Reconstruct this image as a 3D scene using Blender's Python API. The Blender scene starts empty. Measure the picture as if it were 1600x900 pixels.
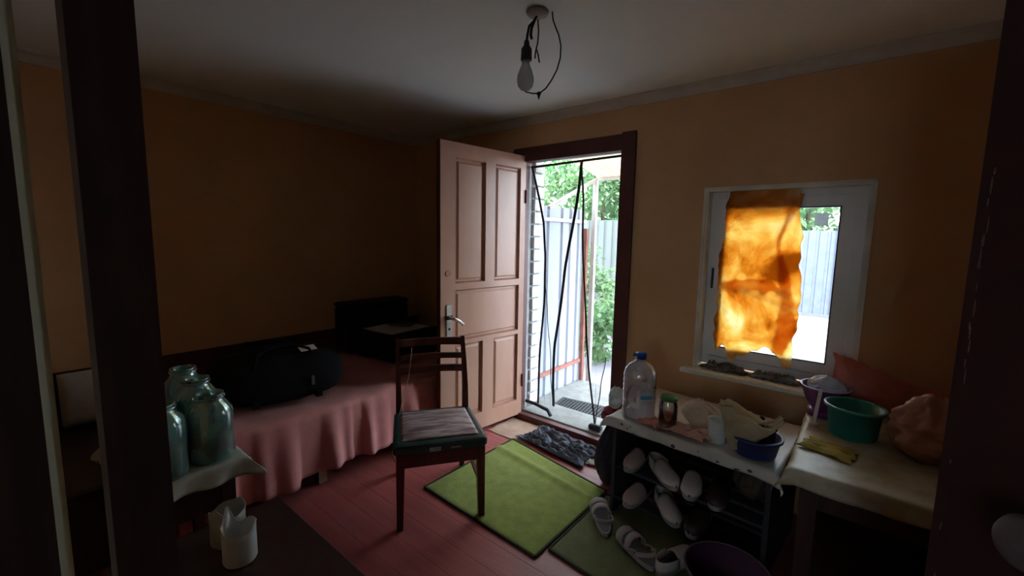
import bpy, math, random
from mathutils import Matrix, Vector, noise

S = bpy.context.scene
COL = S.collection
random.seed(7)

# ------------------------------------------------------------------ camera, sky, light, exposure
cam_data = bpy.data.cameras.new('camera')
cam_data.sensor_fit = 'HORIZONTAL'; cam_data.sensor_width = 36.0
cam_data.lens = 674.0 / 1600.0 * 36.0
cam_data.clip_start = 0.01; cam_data.clip_end = 200
cam = bpy.data.objects.new('camera', cam_data); COL.objects.link(cam)
M3 = Matrix(((0.77324, -0.08850, 0.62791), (0.63386, 0.07989, -0.76931), (0.01792, 0.99287, 0.11787)))
cam.matrix_world = Matrix.Translation((0, 0, 1.45)) @ M3.to_4x4()
S.camera = cam

SKY_STRENGTH = 2.0
SUN_STRENGTH = 2.2
world = bpy.data.worlds.new('sky'); S.world = world; world.use_nodes = True
wn = world.node_tree.nodes; wn.clear()
w_out = wn.new('ShaderNodeOutputWorld'); w_bg = wn.new('ShaderNodeBackground')
w_bg.inputs['Color'].default_value = (0.74, 0.87, 1.0, 1); w_bg.inputs['Strength'].default_value = SKY_STRENGTH
world.node_tree.links.new(w_bg.outputs[0], w_out.inputs[0])
sun_d = bpy.data.lights.new('sun', 'SUN'); sun_d.energy = SUN_STRENGTH; sun_d.angle = math.radians(6); sun_d.color = (1.0, 0.96, 0.9)
sun = bpy.data.objects.new('sun', sun_d); COL.objects.link(sun)
sun.rotation_euler = Vector((-0.22, 0.60, -0.77)).to_track_quat('-Z', 'Y').to_euler()

vs = S.view_settings
vs.view_transform = 'Standard'; vs.look = 'None'; vs.gamma = 1.0; vs.use_curve_mapping = False
vs.exposure = 2.85

# ------------------------------------------------------------------ materials
def _n(nt, kind, **inp):
    n = nt.nodes.new(kind)
    for k, v in inp.items():
        n.inputs[k].default_value = v
    return n

def c4(c): return (c[0], c[1], c[2], 1.0)

MATS = {}
def mat(name, col, col2=None, rough=0.6, scale=6.0, bump=0.0, bscale=40.0, metal=0.0, stretch=(1, 1, 1), spec=0.4,
        coat=0.0, rnd=0.0, lo=0.35, hi=0.65, sheen=0.0, transl=0.0, alpha=1.0):
    """Principled paint/cloth/wood with two noise-mixed tints and fine relief."""
    if name in MATS: return MATS[name]
    m = bpy.data.materials.new(name); m.use_nodes = True
    nt = m.node_tree; nt.nodes.clear(); L = nt.links.new
    out = nt.nodes.new('ShaderNodeOutputMaterial'); p = nt.nodes.new('ShaderNodeBsdfPrincipled')
    tc = nt.nodes.new('ShaderNodeTexCoord'); mp = nt.nodes.new('ShaderNodeMapping')
    mp.inputs['Scale'].default_value = stretch
    L(tc.outputs['Object'], mp.inputs['Vector'])
    nz = _n(nt, 'ShaderNodeTexNoise', Scale=scale, Detail=5.0, Roughness=0.6)
    L(mp.outputs[0], nz.inputs['Vector'])
    cr = nt.nodes.new('ShaderNodeValToRGB')
    c2 = col2 or tuple(x * 0.72 for x in col)
    cr.color_ramp.elements[0].position = lo; cr.color_ramp.elements[0].color = c4(c2)
    cr.color_ramp.elements[1].position = hi; cr.color_ramp.elements[1].color = c4(col)
    L(nz.outputs['Fac'], cr.inputs['Fac'])
    src = cr.outputs['Color']
    if rnd > 0:
        oi = nt.nodes.new('ShaderNodeObjectInfo'); mr = nt.nodes.new('ShaderNodeMapRange')
        mr.inputs['To Min'].default_value = 1 - rnd; mr.inputs['To Max'].default_value = 1 + rnd
        L(oi.outputs['Random'], mr.inputs['Value'])
        hs = nt.nodes.new('ShaderNodeHueSaturation'); L(mr.outputs[0], hs.inputs['Value']); L(src, hs.inputs['Color'])
        src = hs.outputs['Color']
    L(src, p.inputs['Base Color'])
    p.inputs['Roughness'].default_value = rough; p.inputs['Metallic'].default_value = metal
    p.inputs['Specular IOR Level'].default_value = spec
    p.inputs['Coat Weight'].default_value = coat; p.inputs['Coat Roughness'].default_value = 0.25
    p.inputs['Sheen Weight'].default_value = sheen
    if bump > 0:
        bz = _n(nt, 'ShaderNodeTexNoise', Scale=bscale, Detail=4.0); L(mp.outputs[0], bz.inputs['Vector'])
        bp = nt.nodes.new('ShaderNodeBump'); bp.inputs['Strength'].default_value = bump; bp.inputs['Distance'].default_value = 0.01
        L(bz.outputs['Fac'], bp.inputs['Height']); L(bp.outputs[0], p.inputs['Normal'])
    sh = p.outputs[0]
    if transl > 0:
        t = nt.nodes.new('ShaderNodeBsdfTranslucent'); L(src, t.inputs['Color'])
        mx = nt.nodes.new('ShaderNodeMixShader'); mx.inputs[0].default_value = transl
        L(sh, mx.inputs[1]); L(t.outputs[0], mx.inputs[2]); sh = mx.outputs[0]
    if alpha < 1:
        t = nt.nodes.new('ShaderNodeBsdfTransparent')
        mx = nt.nodes.new('ShaderNodeMixShader'); mx.inputs[0].default_value = alpha
        L(t.outputs[0], mx.inputs[1]); L(sh, mx.inputs[2]); sh = mx.outputs[0]
    L(sh, out.inputs['Surface'])
    MATS[name] = m
    return m

def glassy(name, tint, gloss=0.12, rough=0.06, body=0.0, bodycol=(0.8, 0.9, 0.9)):
    """Thin clear glass or clear plastic: tinted pass-through, a little body, fresnel sheen."""
    if name in MATS: return MATS[name]
    m = bpy.data.materials.new(name); m.use_nodes = True
    nt = m.node_tree; nt.nodes.clear(); L = nt.links.new
    out = nt.nodes.new('ShaderNodeOutputMaterial')
    tr = nt.nodes.new('ShaderNodeBsdfTransparent'); tr.inputs['Color'].default_value = c4(tint)
    df = nt.nodes.new('ShaderNodeBsdfDiffuse'); df.inputs['Color'].default_value = c4(bodycol)
    tc = nt.nodes.new('ShaderNodeTexCoord'); nz = _n(nt, 'ShaderNodeTexNoise', Scale=9.0, Detail=2.0)
    L(tc.outputs['Object'], nz.inputs['Vector'])
    mb = nt.nodes.new('ShaderNodeMath'); mb.operation = 'MULTIPLY'; mb.inputs[1].default_value = body * 2
    L(nz.outputs['Fac'], mb.inputs[0])
    m1 = nt.nodes.new('ShaderNodeMixShader'); L(mb.outputs[0], m1.inputs[0]); L(tr.outputs[0], m1.inputs[1]); L(df.outputs[0], m1.inputs[2])
    gl = nt.nodes.new('ShaderNodeBsdfGlossy'); gl.inputs['Roughness'].default_value = rough
    fr = nt.nodes.new('ShaderNodeFresnel'); fr.inputs['IOR'].default_value = 1.45
    ad = nt.nodes.new('ShaderNodeMath'); ad.operation = 'ADD'; ad.inputs[1].default_value = gloss; ad.use_clamp = True
    L(fr.outputs[0], ad.inputs[0])
    m2 = nt.nodes.new('ShaderNodeMixShader'); L(ad.outputs[0], m2.inputs[0]); L(m1.outputs[0], m2.inputs[1]); L(gl.outputs[0], m2.inputs[2])
    L(m2.outputs[0], out.inputs['Surface'])
    MATS[name] = m
    return m

# ------------------------------------------------------------------ mesh helpers
class MB:
    def __init__(s): s.v = []; s.f = []
    def add(s, vs_, fs):
        o = len(s.v); s.v += [tuple(p) for p in vs_]; s.f += [tuple(i + o for i in f) for f in fs]; return s
    def box(s, x0, x1, y0, y1, z0, z1, b=0.0):
        if b <= 0:
            vs_ = [(x0,y0,z0),(x1,y0,z0),(x1,y1,z0),(x0,y1,z0),(x0,y0,z1),(x1,y0,z1),(x1,y1,z1),(x0,y1,z1)]
            return s.add(vs_, [(0,3,2,1),(4,5,6,7),(0,1,5,4),(1,2,6,5),(2,3,7,6),(3,0,4,7)])
        # chamfered box: three rings
        def ring(z, i): return [(x0+i+b*0,y0+i,z),(x1-i,y0+i,z),(x1-i,y1-i,z),(x0+i,y1-i,z)]
        rings = [ring(z0, b), ring(z0+b, 0), ring(z1-b, 0), ring(z1, b)]
        return s.loft(rings)
    def loft(s, rings, cap=True, closed=True):
        n = len(rings[0]); o = len(s.v); vs_ = [p for r in rings for p in r]; fs = []
        for k in range(len(rings)-1):
            for i in range(n if closed else n-1):
                j = (i+1) % n
                fs.append((k*n+i, k*n+j, (k+1)*n+j, (k+1)*n+i))
        if cap:
            fs.append(tuple(range(n-1, -1, -1))); fs.append(tuple((len(rings)-1)*n+i for i in range(n)))
        return s.add(vs_, fs)
    def bar(s, a, b, w, h=None, up=(0, 0, 1)):
        """square bar from a to b, w wide (across up), h tall (along up)"""
        h = h or w; a = Vector(a); b = Vector(b); d = (b-a).normalized(); u = Vector(up)
        if abs(d.dot(u)) > 0.95: u = Vector((1, 0, 0))
        r = d.cross(u).normalized(); u = r.cross(d)
        def ring(p): return [p - r*w/2 - u*h/2, p + r*w/2 - u*h/2, p + r*w/2 + u*h/2, p - r*w/2 + u*h/2]
        return s.loft([ring(a), ring(b)])
    def taper(s, a, b, wa, wb, up=(1, 0, 0)):
        a = Vector(a); b = Vector(b); d = (b-a).normalized(); u = Vector(up); r = d.cross(u).normalized(); u = r.cross(d)
        def ring(p, w): return [p - r*w/2 - u*w/2, p + r*w/2 - u*w/2, p + r*w/2 + u*w/2, p - r*w/2 + u*w/2]
        return s.loft([ring(a, wa), ring(b, wb)])
    def tube(s, pts, r, n=8, radii=None):
        P = [Vector(p) for p in pts]; rings = []; prev = None
        for i, p in enumerate(P):
            d = (P[min(i+1, len(P)-1)] - P[max(i-1, 0)]).normalized()
            if prev is None:
                u = Vector((0, 0, 1)) if abs(d.z) < 0.9 else Vector((1, 0, 0))
            else: u = prev
            a = (u - d*u.dot(d)).normalized(); b = d.cross(a); prev = a
            rr = radii[i] if radii else r
            rings.append([p + (a*math.cos(t)+b*math.sin(t))*rr for t in (2*math.pi*k/n for k in range(n))])
        return s.loft(rings)
    def lathe(s, prof, c=(0, 0, 0), n=28, cap=True, sx=1.0, sy=1.0):
        rings = [[(c[0]+r*sx*math.cos(2*math.pi*k/n), c[1]+r*sy*math.sin(2*math.pi*k/n), c[2]+z) for k in range(n)] for r, z in prof]
        return s.loft(rings, cap=cap)
    def sheet(s, fn, nu, nv):
        vs_ = [fn(i/(nu-1), j/(nv-1)) for j in range(nv) for i in range(nu)]
        fs = [(j*nu+i, j*nu+i+1, (j+1)*nu+i+1, (j+1)*nu+i) for j in range(nv-1) for i in range(nu-1)]
        return s.add(vs_, fs)
    def prism(s, outline, z0, z1):
        return s.loft([[(x, y, z0) for x, y in outline], [(x, y, z1) for x, y in outline]])
    def xf(s, m):
        s.v = [tuple(m @ Vector(p)) for p in s.v]; return s
    def build(s, name, m, parent=None, smooth=False, solid=0.0, subd=0, bevel=0.0):
        me = bpy.data.meshes.new(name); me.from_pydata(s.v, [], s.f); me.validate(); me.update()
        import bmesh
        bm = bmesh.new(); bm.from_mesh(me); bmesh.ops.recalc_face_normals(bm, faces=bm.faces); bm.to_mesh(me); bm.free()
        if m: me.materials.append(m)
        if smooth:
            for p in me.polygons: p.use_smooth = True
        o = bpy.data.objects.new(name, me); COL.objects.link(o)
        if parent: o.parent = parent
        if solid:
            md = o.modifiers.new('thickness', 'SOLIDIFY'); md.thickness = abs(solid); md.offset = 1.0 if solid > 0 else -1.0
        if bevel:
            md = o.modifiers.new('edge', 'BEVEL'); md.width = bevel; md.segments = 2; md.limit_method = 'ANGLE'
        if subd:
            md = o.modifiers.new('smooth', 'SUBSURF'); md.levels = subd; md.render_levels = subd
        return o

def share(o, name=None, parent=None, loc=None):
    c = o.copy(); COL.objects.link(c)
    if name: c.name = name
    c.parent = parent if parent is not None else o.parent
    if loc is not None: c.location = loc
    return c

def tag(o, label=None, cat=None, group=None, kind=None):
    if label: o['label'] = label
    if cat: o['category'] = cat
    if group: o['group'] = group
    if kind: o['kind'] = kind
    return o

def thing(name, label, cat, loc=(0, 0, 0), rz=0.0, group=None):
    o = bpy.data.objects.new(name, None); COL.objects.link(o); o.empty_display_size = 0.05
    o.location = loc; o.rotation_euler = (0, 0, rz)
    return tag(o, label, cat, group)

def struct(o, label, cat=None):
    return tag(o, label, cat, kind='structure')

def NZ(x, y, z=0.0): return noise.noise(Vector((x, y, z)))

# ------------------------------------------------------------------ palette
WALL = mat('ochre_wall_paint', (0.63, 0.375, 0.185), (0.56, 0.325, 0.155), rough=0.75, scale=2.2, bump=0.15, bscale=60)
WHITE = mat('white_ceiling_paint', (0.84, 0.90, 0.88), (0.79, 0.86, 0.83), rough=0.6, scale=1.5, bump=0.08, bscale=30)
COVE = mat('grey_white_cove', (0.62, 0.60, 0.55), (0.5, 0.47, 0.42), rough=0.7, scale=5)
PLANK = mat('red_floor_paint', (0.40, 0.105, 0.10), (0.32, 0.08, 0.078), rough=0.42, scale=3.0, stretch=(0.5, 4, 1), bump=0.12, bscale=25, rnd=0.03)
UNDER = mat('subfloor_wood', (0.08, 0.04, 0.03), rough=0.9)
DADO = mat('maroon_wall_paint', (0.10, 0.028, 0.022), (0.075, 0.02, 0.018), rough=0.6, scale=3)
DOORP = mat('red_brown_door_paint', (0.56, 0.33, 0.245), (0.48, 0.26, 0.18), rough=0.3, scale=2.5, stretch=(1, 1, 0.35), bump=0.08, bscale=18, spec=0.5)
DOORE = mat('maroon_door_edge', (0.16, 0.045, 0.035), (0.10, 0.03, 0.025), rough=0.5, scale=6)
MOULD = mat('brown_door_moulding', (0.40, 0.21, 0.15), (0.30, 0.14, 0.10), rough=0.4, scale=9)
MAROON = mat('maroon_frame_paint', (0.12, 0.04, 0.036), (0.085, 0.027, 0.026), rough=0.42, scale=5, bump=0.1, bscale=20)
PVC = mat('white_pvc', (0.74, 0.76, 0.75), (0.68, 0.70, 0.68), rough=0.35, scale=3)
SILLM = mat('pale_sill', (0.68, 0.68, 0.58), (0.55, 0.55, 0.46), rough=0.6, scale=7)
CONC = mat('worn_concrete', (0.22, 0.22, 0.21), (0.16, 0.16, 0.15), rough=0.9, scale=9, bump=0.3, bscale=50)
BRICKM = mat('white_silicate_brick', (0.62, 0.63, 0.62), (0.5, 0.5, 0.49), rough=0.9, scale=14, bump=0.3, bscale=60, rnd=0.1)
MORTAR = mat('grey_mortar', (0.33, 0.34, 0.34), (0.26, 0.26, 0.27), rough=0.95, scale=20)
DARKW = mat('dark_brown_wood', (0.060, 0.028, 0.021), (0.036, 0.016, 0.013), rough=0.45, scale=4, stretch=(6, 6, 0.6), bump=0.06, bscale=30)
BLACKF = mat('black_fabric', (0.011, 0.011, 0.012), (0.008, 0.008, 0.009), spec=0.12, rough=0.85, scale=20, bump=0.2, bscale=150)
BLACKP = mat('black_plastic', (0.013, 0.013, 0.014), rough=0.5, scale=10)
CHROME = mat('worn_chrome', (0.80, 0.80, 0.78), (0.66, 0.66, 0.64), rough=0.28, scale=15, metal=0.45)
PAPER = mat('white_paper', (0.74, 0.73, 0.68), (0.66, 0.65, 0.6), rough=0.8, scale=5)

XL, XR, YD, YN, ZC = -3.35, 0.85, 2.65, 0.037, 2.33

# ------------------------------------------------------------------ the room
fl = struct(MB().box(XL-0.2, XR+0.2, -2.6, YD+0.02, -0.12, -0.016).build('floor', UNDER), 'red painted board floor')
n_pl = 20; pw = (YD-YN+0.1)/n_pl
pm = MB().box(XL, XR, 0.0003, pw-0.0003, -0.016, 0.0, 0.0006).build('plank', PLANK, fl)
pm.location = (0, YN-0.1, 0)
for k in range(1, n_pl):
    share(pm, 'plank', fl, (0, YN-0.1+k*pw, 0))

struct(MB().box(XL-0.2, XR+0.2, -2.6, 2.9, ZC, ZC+0.12).build('ceiling', WHITE), 'white painted low ceiling')
wl = struct(MB().box(XL-0.2, XL, -0.1, 2.9, -0.1, ZC).build('wall_left', WALL), 'ochre wall behind the bed')
MB().box(XL, XL+0.012, YN, YD, 0.0, 0.672, 0.003).build('wainscot', DADO, wl)['label'] = 'dark maroon painted lower wall band'
struct(MB().box(XR, XR+0.2, -0.1, 2.9, -0.1, ZC).build('wall_right', WALL), 'ochre side wall beyond the cabinet')

# far wall with the door and the window opening
DX0, DX1, DZ = -2.10, -1.225, 2.06      # rough door opening
WX0, WX1, WZ0, WZ1 = -0.735, 0.0, 0.70, 1.735
YB = 2.90
wf = MB()
wf.box(XL-0.2, DX0, YD, YB, -0.1, ZC); wf.box(DX0, DX1, YD, YB, DZ, ZC); wf.box(DX0, DX1, YD, YB, -0.1, -0.001)
wf.box(DX1, WX0, YD, YB, -0.1, ZC); wf.box(WX0, WX1, YD, YB, WZ1, ZC); wf.box(WX0, WX1, YD, YB, -0.1, WZ0)
wf.box(WX1, XR+0.2, YD, YB, -0.1, ZC)
wf = struct(wf.build('wall_far', WALL), 'ochre wall with the open door and the small window')
# white silicate bricks of the outer skin, in the left door reveal and on the outside face beside it
MB().box(DX0-0.9, DX0-0.004, YB, YB+0.012, -0.2, 2.4).build('mortar_bed', MORTAR, wf)
MB().box(DX0-0.006, DX0+0.004, YD+0.07, YB+0.012, 0.0, DZ).build('mortar_bed', MORTAR, wf)
bk = MB().box(0, 0.235, 0, 0.12, 0, 0.088, 0.004).build('brick', BRICKM, wf); bk.location = (DX0-0.205, YB-0.10, 0.06)
for r in range(20):
    z = 0.06 + r*0.1
    for c in range(2):
        if r == 0 and c == 0: continue
        x = DX0 - 0.205 - c*0.245 - (0.12 if r % 2 else 0.0) + (0.12 if r % 2 and c == 0 else 0)
        share(bk, 'brick', wf, (x + random.uniform(-0.004, 0.006), YB-0.10 + random.uniform(0, 0.008), z))

# cove strips
def cove(name, a, b, nrm):
    a = Vector(a); b = Vector(b); n = Vector(nrm); rings = []
    prof = [(0, -0.055), (0.006, -0.055), (0.010, -0.045), (0.03, -0.022), (0.045, -0.012), (0.052, -0.007), (0.052, 0), (0, 0)]
    for p in (a, b): rings.append([p + n*u + Vector((0, 0, v)) for u, v in prof])
    return struct(MB().loft(rings).build(name, COVE), 'narrow plaster cove between wall and ceiling')
cove('trim_1', (XL, YN, ZC), (XL, YD, ZC), (1, 0, 0))
cove('trim_2', (XL, YD, ZC), (XR, YD, ZC), (0, -1, 0))
struct(MB().box(XL+0.012, XL+0.03, YN, YD, 0, 0.07).build('baseboard_left', MAROON), 'maroon baseboard under the bed wall')

# near wall with the doorway the view comes through, and the dark hall behind it
NX0, NX1 = -0.957, 0.60
wn_ = MB(); wn_.box(XL-0.2, NX0, -0.10, YN, -0.1, ZC); wn_.box(NX1, XR+0.2, -0.10, YN, -0.1, ZC); wn_.box(NX0, NX1, -0.10, YN, 2.1, ZC)
struct(wn_.build('wall_near', WALL), 'ochre wall with the inner doorway')
hw = MB(); hw.box(XL-0.2, XL, -2.6, -0.1, -0.1, ZC); hw.box(XR, XR+0.2, -2.6, -0.1, -0.1, ZC); 
HX0, HX1, HZ0, HZ1 = -0.10, 0.66, 1.05, 1.95  # opening for the added fill window, out of view behind the camera
hw.box(XL-0.2, HX0, -2.72, -2.6, -0.1, ZC); hw.box(HX1, XR+0.2, -2.72, -2.6, -0.1, ZC); hw.box(HX0, HX1, -2.72, -2.6, -0.1, HZ0); hw.box(HX0, HX1, -2.72, -2.6, HZ1, ZC)
struct(hw.build('wall_hall', mat('brown_hall_paint', (0.16, 0.10, 0.06), rough=0.8)), 'brown walls of the dark hall')
# jamb and pale architrave edge at the inner doorway
j = MB().box(NX0, NX0+0.012, -0.10, YN, 0, 2.1); struct(j.build('trim_3', DARKW), 'dark brown jamb lining of the inner doorway')
j = MB().box(NX0-0.03, NX0+0.013, YN, YN+0.008, 0, 2.25, 0.002); j.box(NX0-0.03, NX0+0.006, YN+0.008, YN+0.015, 0, 2.25, 0.002)
struct(j.build('trim_4', mat('cream_gloss_paint', (0.70, 0.66, 0.48), (0.6, 0.55, 0.38), rough=0.35, scale=6)), 'narrow cream painted architrave edge of the inner doorway')
# timber post
pt = MB(); pt.box(-0.842, -0.780, 0.084, 0.1525, 0, ZC, 0.004)
post = tag(pt.build('timber_post', DARKW), 'dark brown timber post standing floor to ceiling in front of the bed', 'post')
MB().box(-0.86, -0.765, 0.07, 0.168, 0, 0.05, 0.006).build('foot_block', DARKW, post)

# ------------------------------------------------------------------ open room door (far wall)
def door_leaf():
    w, h, t = 0.775, 2.02, 0.042
    root = thing('door_1', 'open red-brown panelled door with chrome lever handle', 'door', (-2.087, 2.655, 0.035), math.radians(-97))
    root['kind'] = 'structure'
    # local: x from hinge (0) to free edge (w); visible face looks to +y (into the doorway side)
    ux = lambda u: w - u              # u measured from free edge
    holes = [(0.125, 0.375, 1.10, 1.92), (0.475, 0.715, 1.10, 1.92), (0.12, 0.715, 0.70, 1.045), (0.125, 0.36, 0.13, 0.66), (0.475, 0.715, 0.13, 0.66)]
    body = MB()
    # stiles and rails round the five panels
    def pc(u0, u1, z0, z1): body.box(ux(u1), ux(u0), 0, t, z0, z1)
    pc(0, 0.12, 0, h); pc(0.72, w, 0, h); pc(0.12, 0.72, 1.925, h); pc(0.12, 0.72, 1.05, 1.095); pc(0.12, 0.72, 0.665, 0.695); pc(0.12, 0.72, 0, 0.125)
    pc(0.38, 0.47, 1.095, 1.925); pc(0.365, 0.47, 0.125, 0.665)
    body.build('leaf', DOORP, root)
    MB().box(ux(0)-0.001, ux(0)+0.003, 0.001, t-0.001, 0, h).build('leaf_edge', DOORE, root)
    for (u0, u1, z0, z1) in holes:
        u0 -= 0.005; u1 += 0.005; z0 -= 0.005; z1 += 0.005
        x0, x1 = ux(u1), ux(u0); p = MB()
        p.box(x0, x1, 0.016, 0.022, z0, z1)
        def field(yb, yt, r):
            p.loft([[(x0+r*0.6, yb, z0+r*0.6), (x1-r*0.6, yb, z0+r*0.6), (x1-r*0.6, yb, z1-r*0.6), (x0+r*0.6, yb, z1-r*0.6)],
                    [(x0+r, yt, z0+r), (x1-r, yt, z0+r), (x1-r, yt, z1-r), (x0+r, yt, z1-r)]])
        field(0.022, 0.031, 0.034); field(0.016, 0.009, 0.034)
        pan = p.build('panel', DOORP, root)
        q = MB(); mw = 0.010
        for yi, yo in ((0.022, t+0.001), (0.016, -0.001)):
            for (ax, az, bx_, bz) in ((x0, z0, x1, z0), (x1, z0, x1, z1), (x1, z1, x0, z1), (x0, z1, x0, z0)):
                cx_, cz_ = (x0+x1)/2, (z0+z1)/2
                def inn(x, z, k): return (x+math.copysign(k, cx_-x), z+math.copysign(k, cz_-z))
                r0 = [(ax, yi, az), (inn(ax, az, mw)[0], yi, inn(ax, az, mw)[1]), (ax, yo, az)]
                r1 = [(bx_, yi, bz), (inn(bx_, bz, mw)[0], yi, inn(bx_, bz, mw)[1]), (bx_, yo, bz)]
                q.loft([r0, r1])
        q.build('moulding', MOULD, pan)
    hp = MB().box(ux(0.085), ux(0.045), t, t+0.007, 0.735, 0.955, 0.003).build('handle_plate', CHROME, root); hp['label'] = 'chrome handle plate'
    hb = MB(); hb.tube([(ux(0.065), t, 0.868), (ux(0.065), t+0.05, 0.868)], 0.010, 12)
    hb.tube([(ux(0.065), t+0.047, 0.868), (ux(0.085), t+0.053, 0.862), (ux(0.115), t+0.053, 0.845), (ux(0.150), t+0.050, 0.818)], 0.0105, 10)
    hb.build('lever', CHROME, hp, smooth=True)['label'] = 'chrome lever'
    MB().tube([(ux(0.065), t+0.004, 0.79), (ux(0.065), t+0.010, 0.79)], 0.009, 12).build('lock_cylinder', BLACKP, hp)
    MB().box(ux(0.09), ux(0.04), t, t+0.009, 0.853, 0.882).build('handle_rose', BLACKP, hp)
    MB().tube([(ux(0.06), t-0.002, 1.165), (ux(0.06), t+0.004, 1.165)], 0.021, 18).build('filled_lock_hole', mat('pinkish_filler', (0.50, 0.27, 0.2), rough=0.5), root)
    for z in (0.28, 1.72):
        MB().tube([(0.0, t+0.006, z-0.05), (0.0, t+0.006, z+0.05)], 0.008, 10).build('hinge', DOORE, root)
    return root
door_leaf()

# door frame and threshold
fr = MB()
fr.box(DX0-0.06, -2.062, YD-0.015, YD+0.07, 0, 2.115, 0.004)
tl = struct(fr.build('trim_5', MAROON), 'dark maroon door frame round the open doorway')
MB().box(-1.268, -1.172, YD-0.018, YD+0.09, 0, 2.125, 0.005).build('jamb', MAROON, tl)
MB().box(-2.062, -1.268, YD-0.015, YD+0.07, 2.012, 2.115, 0.004).build('head', MAROON, tl)
MB().box(DX0-0.06, -1.172, YD-0.03, YD+0.03, 0.0, 0.045, 0.004).build('sill_board', MAROON, tl)
MB().box(-2.064, -1.266, YD+0.03, YB+0.06, -0.02, 0.055, 0.006).build('outer_step', CONC, tl)

# ------------------------------------------------------------------ window
GLASSW = glassy('window_glass', (0.95, 0.97, 0.96), gloss=0.03, rough=0.02)
win = MB(); y0, y1 = 2.725, 2.785
def ringbox(mb, x0, x1, z0, z1, w_, ya, yb, b=0.004):
    mb.box(x0, x0+w_, ya, yb, z0, z1, b); mb.box(x1-w_, x1, ya, yb, z0, z1, b)
    mb.box(x0+w_, x1-w_, ya, yb, z0, z0+w_, b); mb.box(x0+w_, x1-w_, ya, yb, z1-w_, z1, b)
ringbox(win, WX0+0.012, WX1-0.012, 0.712, WZ1-0.008, 0.05, y0, y1)
win = struct(win.build('window_1', PVC), 'small white plastic window partly covered by orange cloth')
s_ = MB(); ringbox(s_, -0.690, -0.055, 0.765, 1.690, 0.062, y0-0.014, y1-0.01); sash = s_.build('sash', PVC, win)
MB().box(-0.628, -0.117, 2.745, 2.749, 0.827, 1.628).build('pane', GLASSW, sash)
g_ = MB(); ringbox(g_, -0.632, -0.113, 0.823, 1.632, 0.006, y0-0.016, y0-0.012, 0.001); g_.build('gasket', BLACKP, sash)
MB().box(-0.095, -0.075, y0-0.028, y0-0.014, 1.20, 1.30, 0.003).build('handle_base', PVC, sash)
MB().box(-0.694, -0.682, y0-0.022, y0-0.010, 1.17, 1.29, 0.003).build('hinge', BLACKP, sash)
MB().box(-0.223, -0.163, 2.742, 2.7445, 1.535, 1.60).build('sticker', mat('grey_sticker', (0.55, 0.56, 0.56), (0.45, 0.46, 0.46), rough=0.6, scale=30, transl=0.7), sash)
rv = MB(); rv.box(WX0-0.0, WX0+0.012, YD-0.004, y1, WZ0, WZ1); rv.box(WX1-0.012, WX1, YD-0.004, y1, WZ0, WZ1); rv.box(WX0, WX1, YD-0.004, y1, WZ1-0.010, WZ1)
rv.build('reveal', mat('white_reveal_plaster', (0.74, 0.72, 0.66), rough=0.7), win)
bd = MB(); bd.box(WX0-0.012, WX0+0.002, YD-0.010, YD, WZ0, WZ1+0.012); bd.box(WX1-0.002, WX1+0.014, YD-0.010, YD, WZ0, WZ1+0.012); bd.box(WX0-0.012, WX1+0.014, YD-0.010, YD, WZ1, WZ1+0.012)
bd.build('edge_bead', mat('cream_bead', (0.72, 0.70, 0.58), rough=0.6), win)
MB().box(-0.80, 0.055, YD-0.075, 2.73, 0.668, 0.70, 0.006).build('sill', SILLM, win)

w2 = MB(); ringbox(w2, HX0, HX1, HZ0, HZ1, 0.06, -2.69, -2.63); ringbox(w2, (HX0+HX1)/2-0.04, (HX0+HX1)/2+0.04, HZ0+0.06, HZ1-0.06, 0.04, -2.69, -2.63)  # unseen hall window, added so daylight brightens the surfaces facing the camera
w2 = struct(w2.build('fill_window', PVC), 'white unseen window added in the hall behind the doorway for fill light')
for xa, xb in ((HX0+0.06, (HX0+HX1)/2-0.04), ((HX0+HX1)/2+0.04, HX1-0.06)):
    MB().box(xa, xb, -2.662, -2.658, HZ0+0.06, HZ1-0.06).build('pane', GLASSW, w2)

# ------------------------------------------------------------------ inner door leaf (dark, right of the view)
d2 = thing('door_2', 'dark maroon door leaf with chipped paint, swung open beside the doorway', 'door', (0.540, 0.078, 0.01), 0.0)
d2['kind'] = 'structure'
dv = Vector((0.080-0.540, 0.622-0.078, 0)); dl = dv.length; d2.rotation_euler = (0, 0, math.atan2(dv.y, dv.x))
MAR2 = mat('chipped_maroon_paint', (0.05, 0.014, 0.014), (0.036, 0.01, 0.011), rough=0.5, scale=4, bump=0.15, bscale=14)
lf = MB(); lf.box(0, dl, -0.042, -0.008, 0, 2.05)
lf.build('leaf', MAR2, d2)
MB().box(dl-0.10, dl, -0.008, 0.0, 0, 2.05, 0.002).build('stile', MAR2, d2)
MB().box(0, 0.10, -0.008, 0.0, 0, 2.05, 0.002).build('stile', MAR2, d2)
for z0, z1 in ((0, 0.16), (0.92, 1.04), (1.93, 2.05)):
    MB().box(0.10, dl-0.10, -0.008, 0.0, z0, z1, 0.002).build('rail', MAR2, d2)
CHIP = mat('bare_plaster_chip', (0.22, 0.15, 0.13), (0.10, 0.06, 0.055), rough=0.9, scale=80)
rc = random.Random(3)
zc = 1.51
for k in range(17):
    hgt = rc.uniform(0.003, 0.016); wdt = rc.uniform(0.0005, 0.0014)
    x = dl - 0.011 + rc.uniform(-0.002, 0.002)
    o_ = [(x + wdt*math.cos(a)*rc.uniform(.6, 1.2), zc + hgt*0.6*math.sin(a)) for a in (i*math.pi/4 for i in range(8))]
    MB().loft([[(px, 0.0, pz) for px, pz in o_], [(px, 0.0006, pz) for px, pz in o_]]).build('paint_chip', CHIP, d2)
    zc -= rc.uniform(0.006, 0.022) if k < 13 else rc.uniform(0.05, 0.1)

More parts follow.
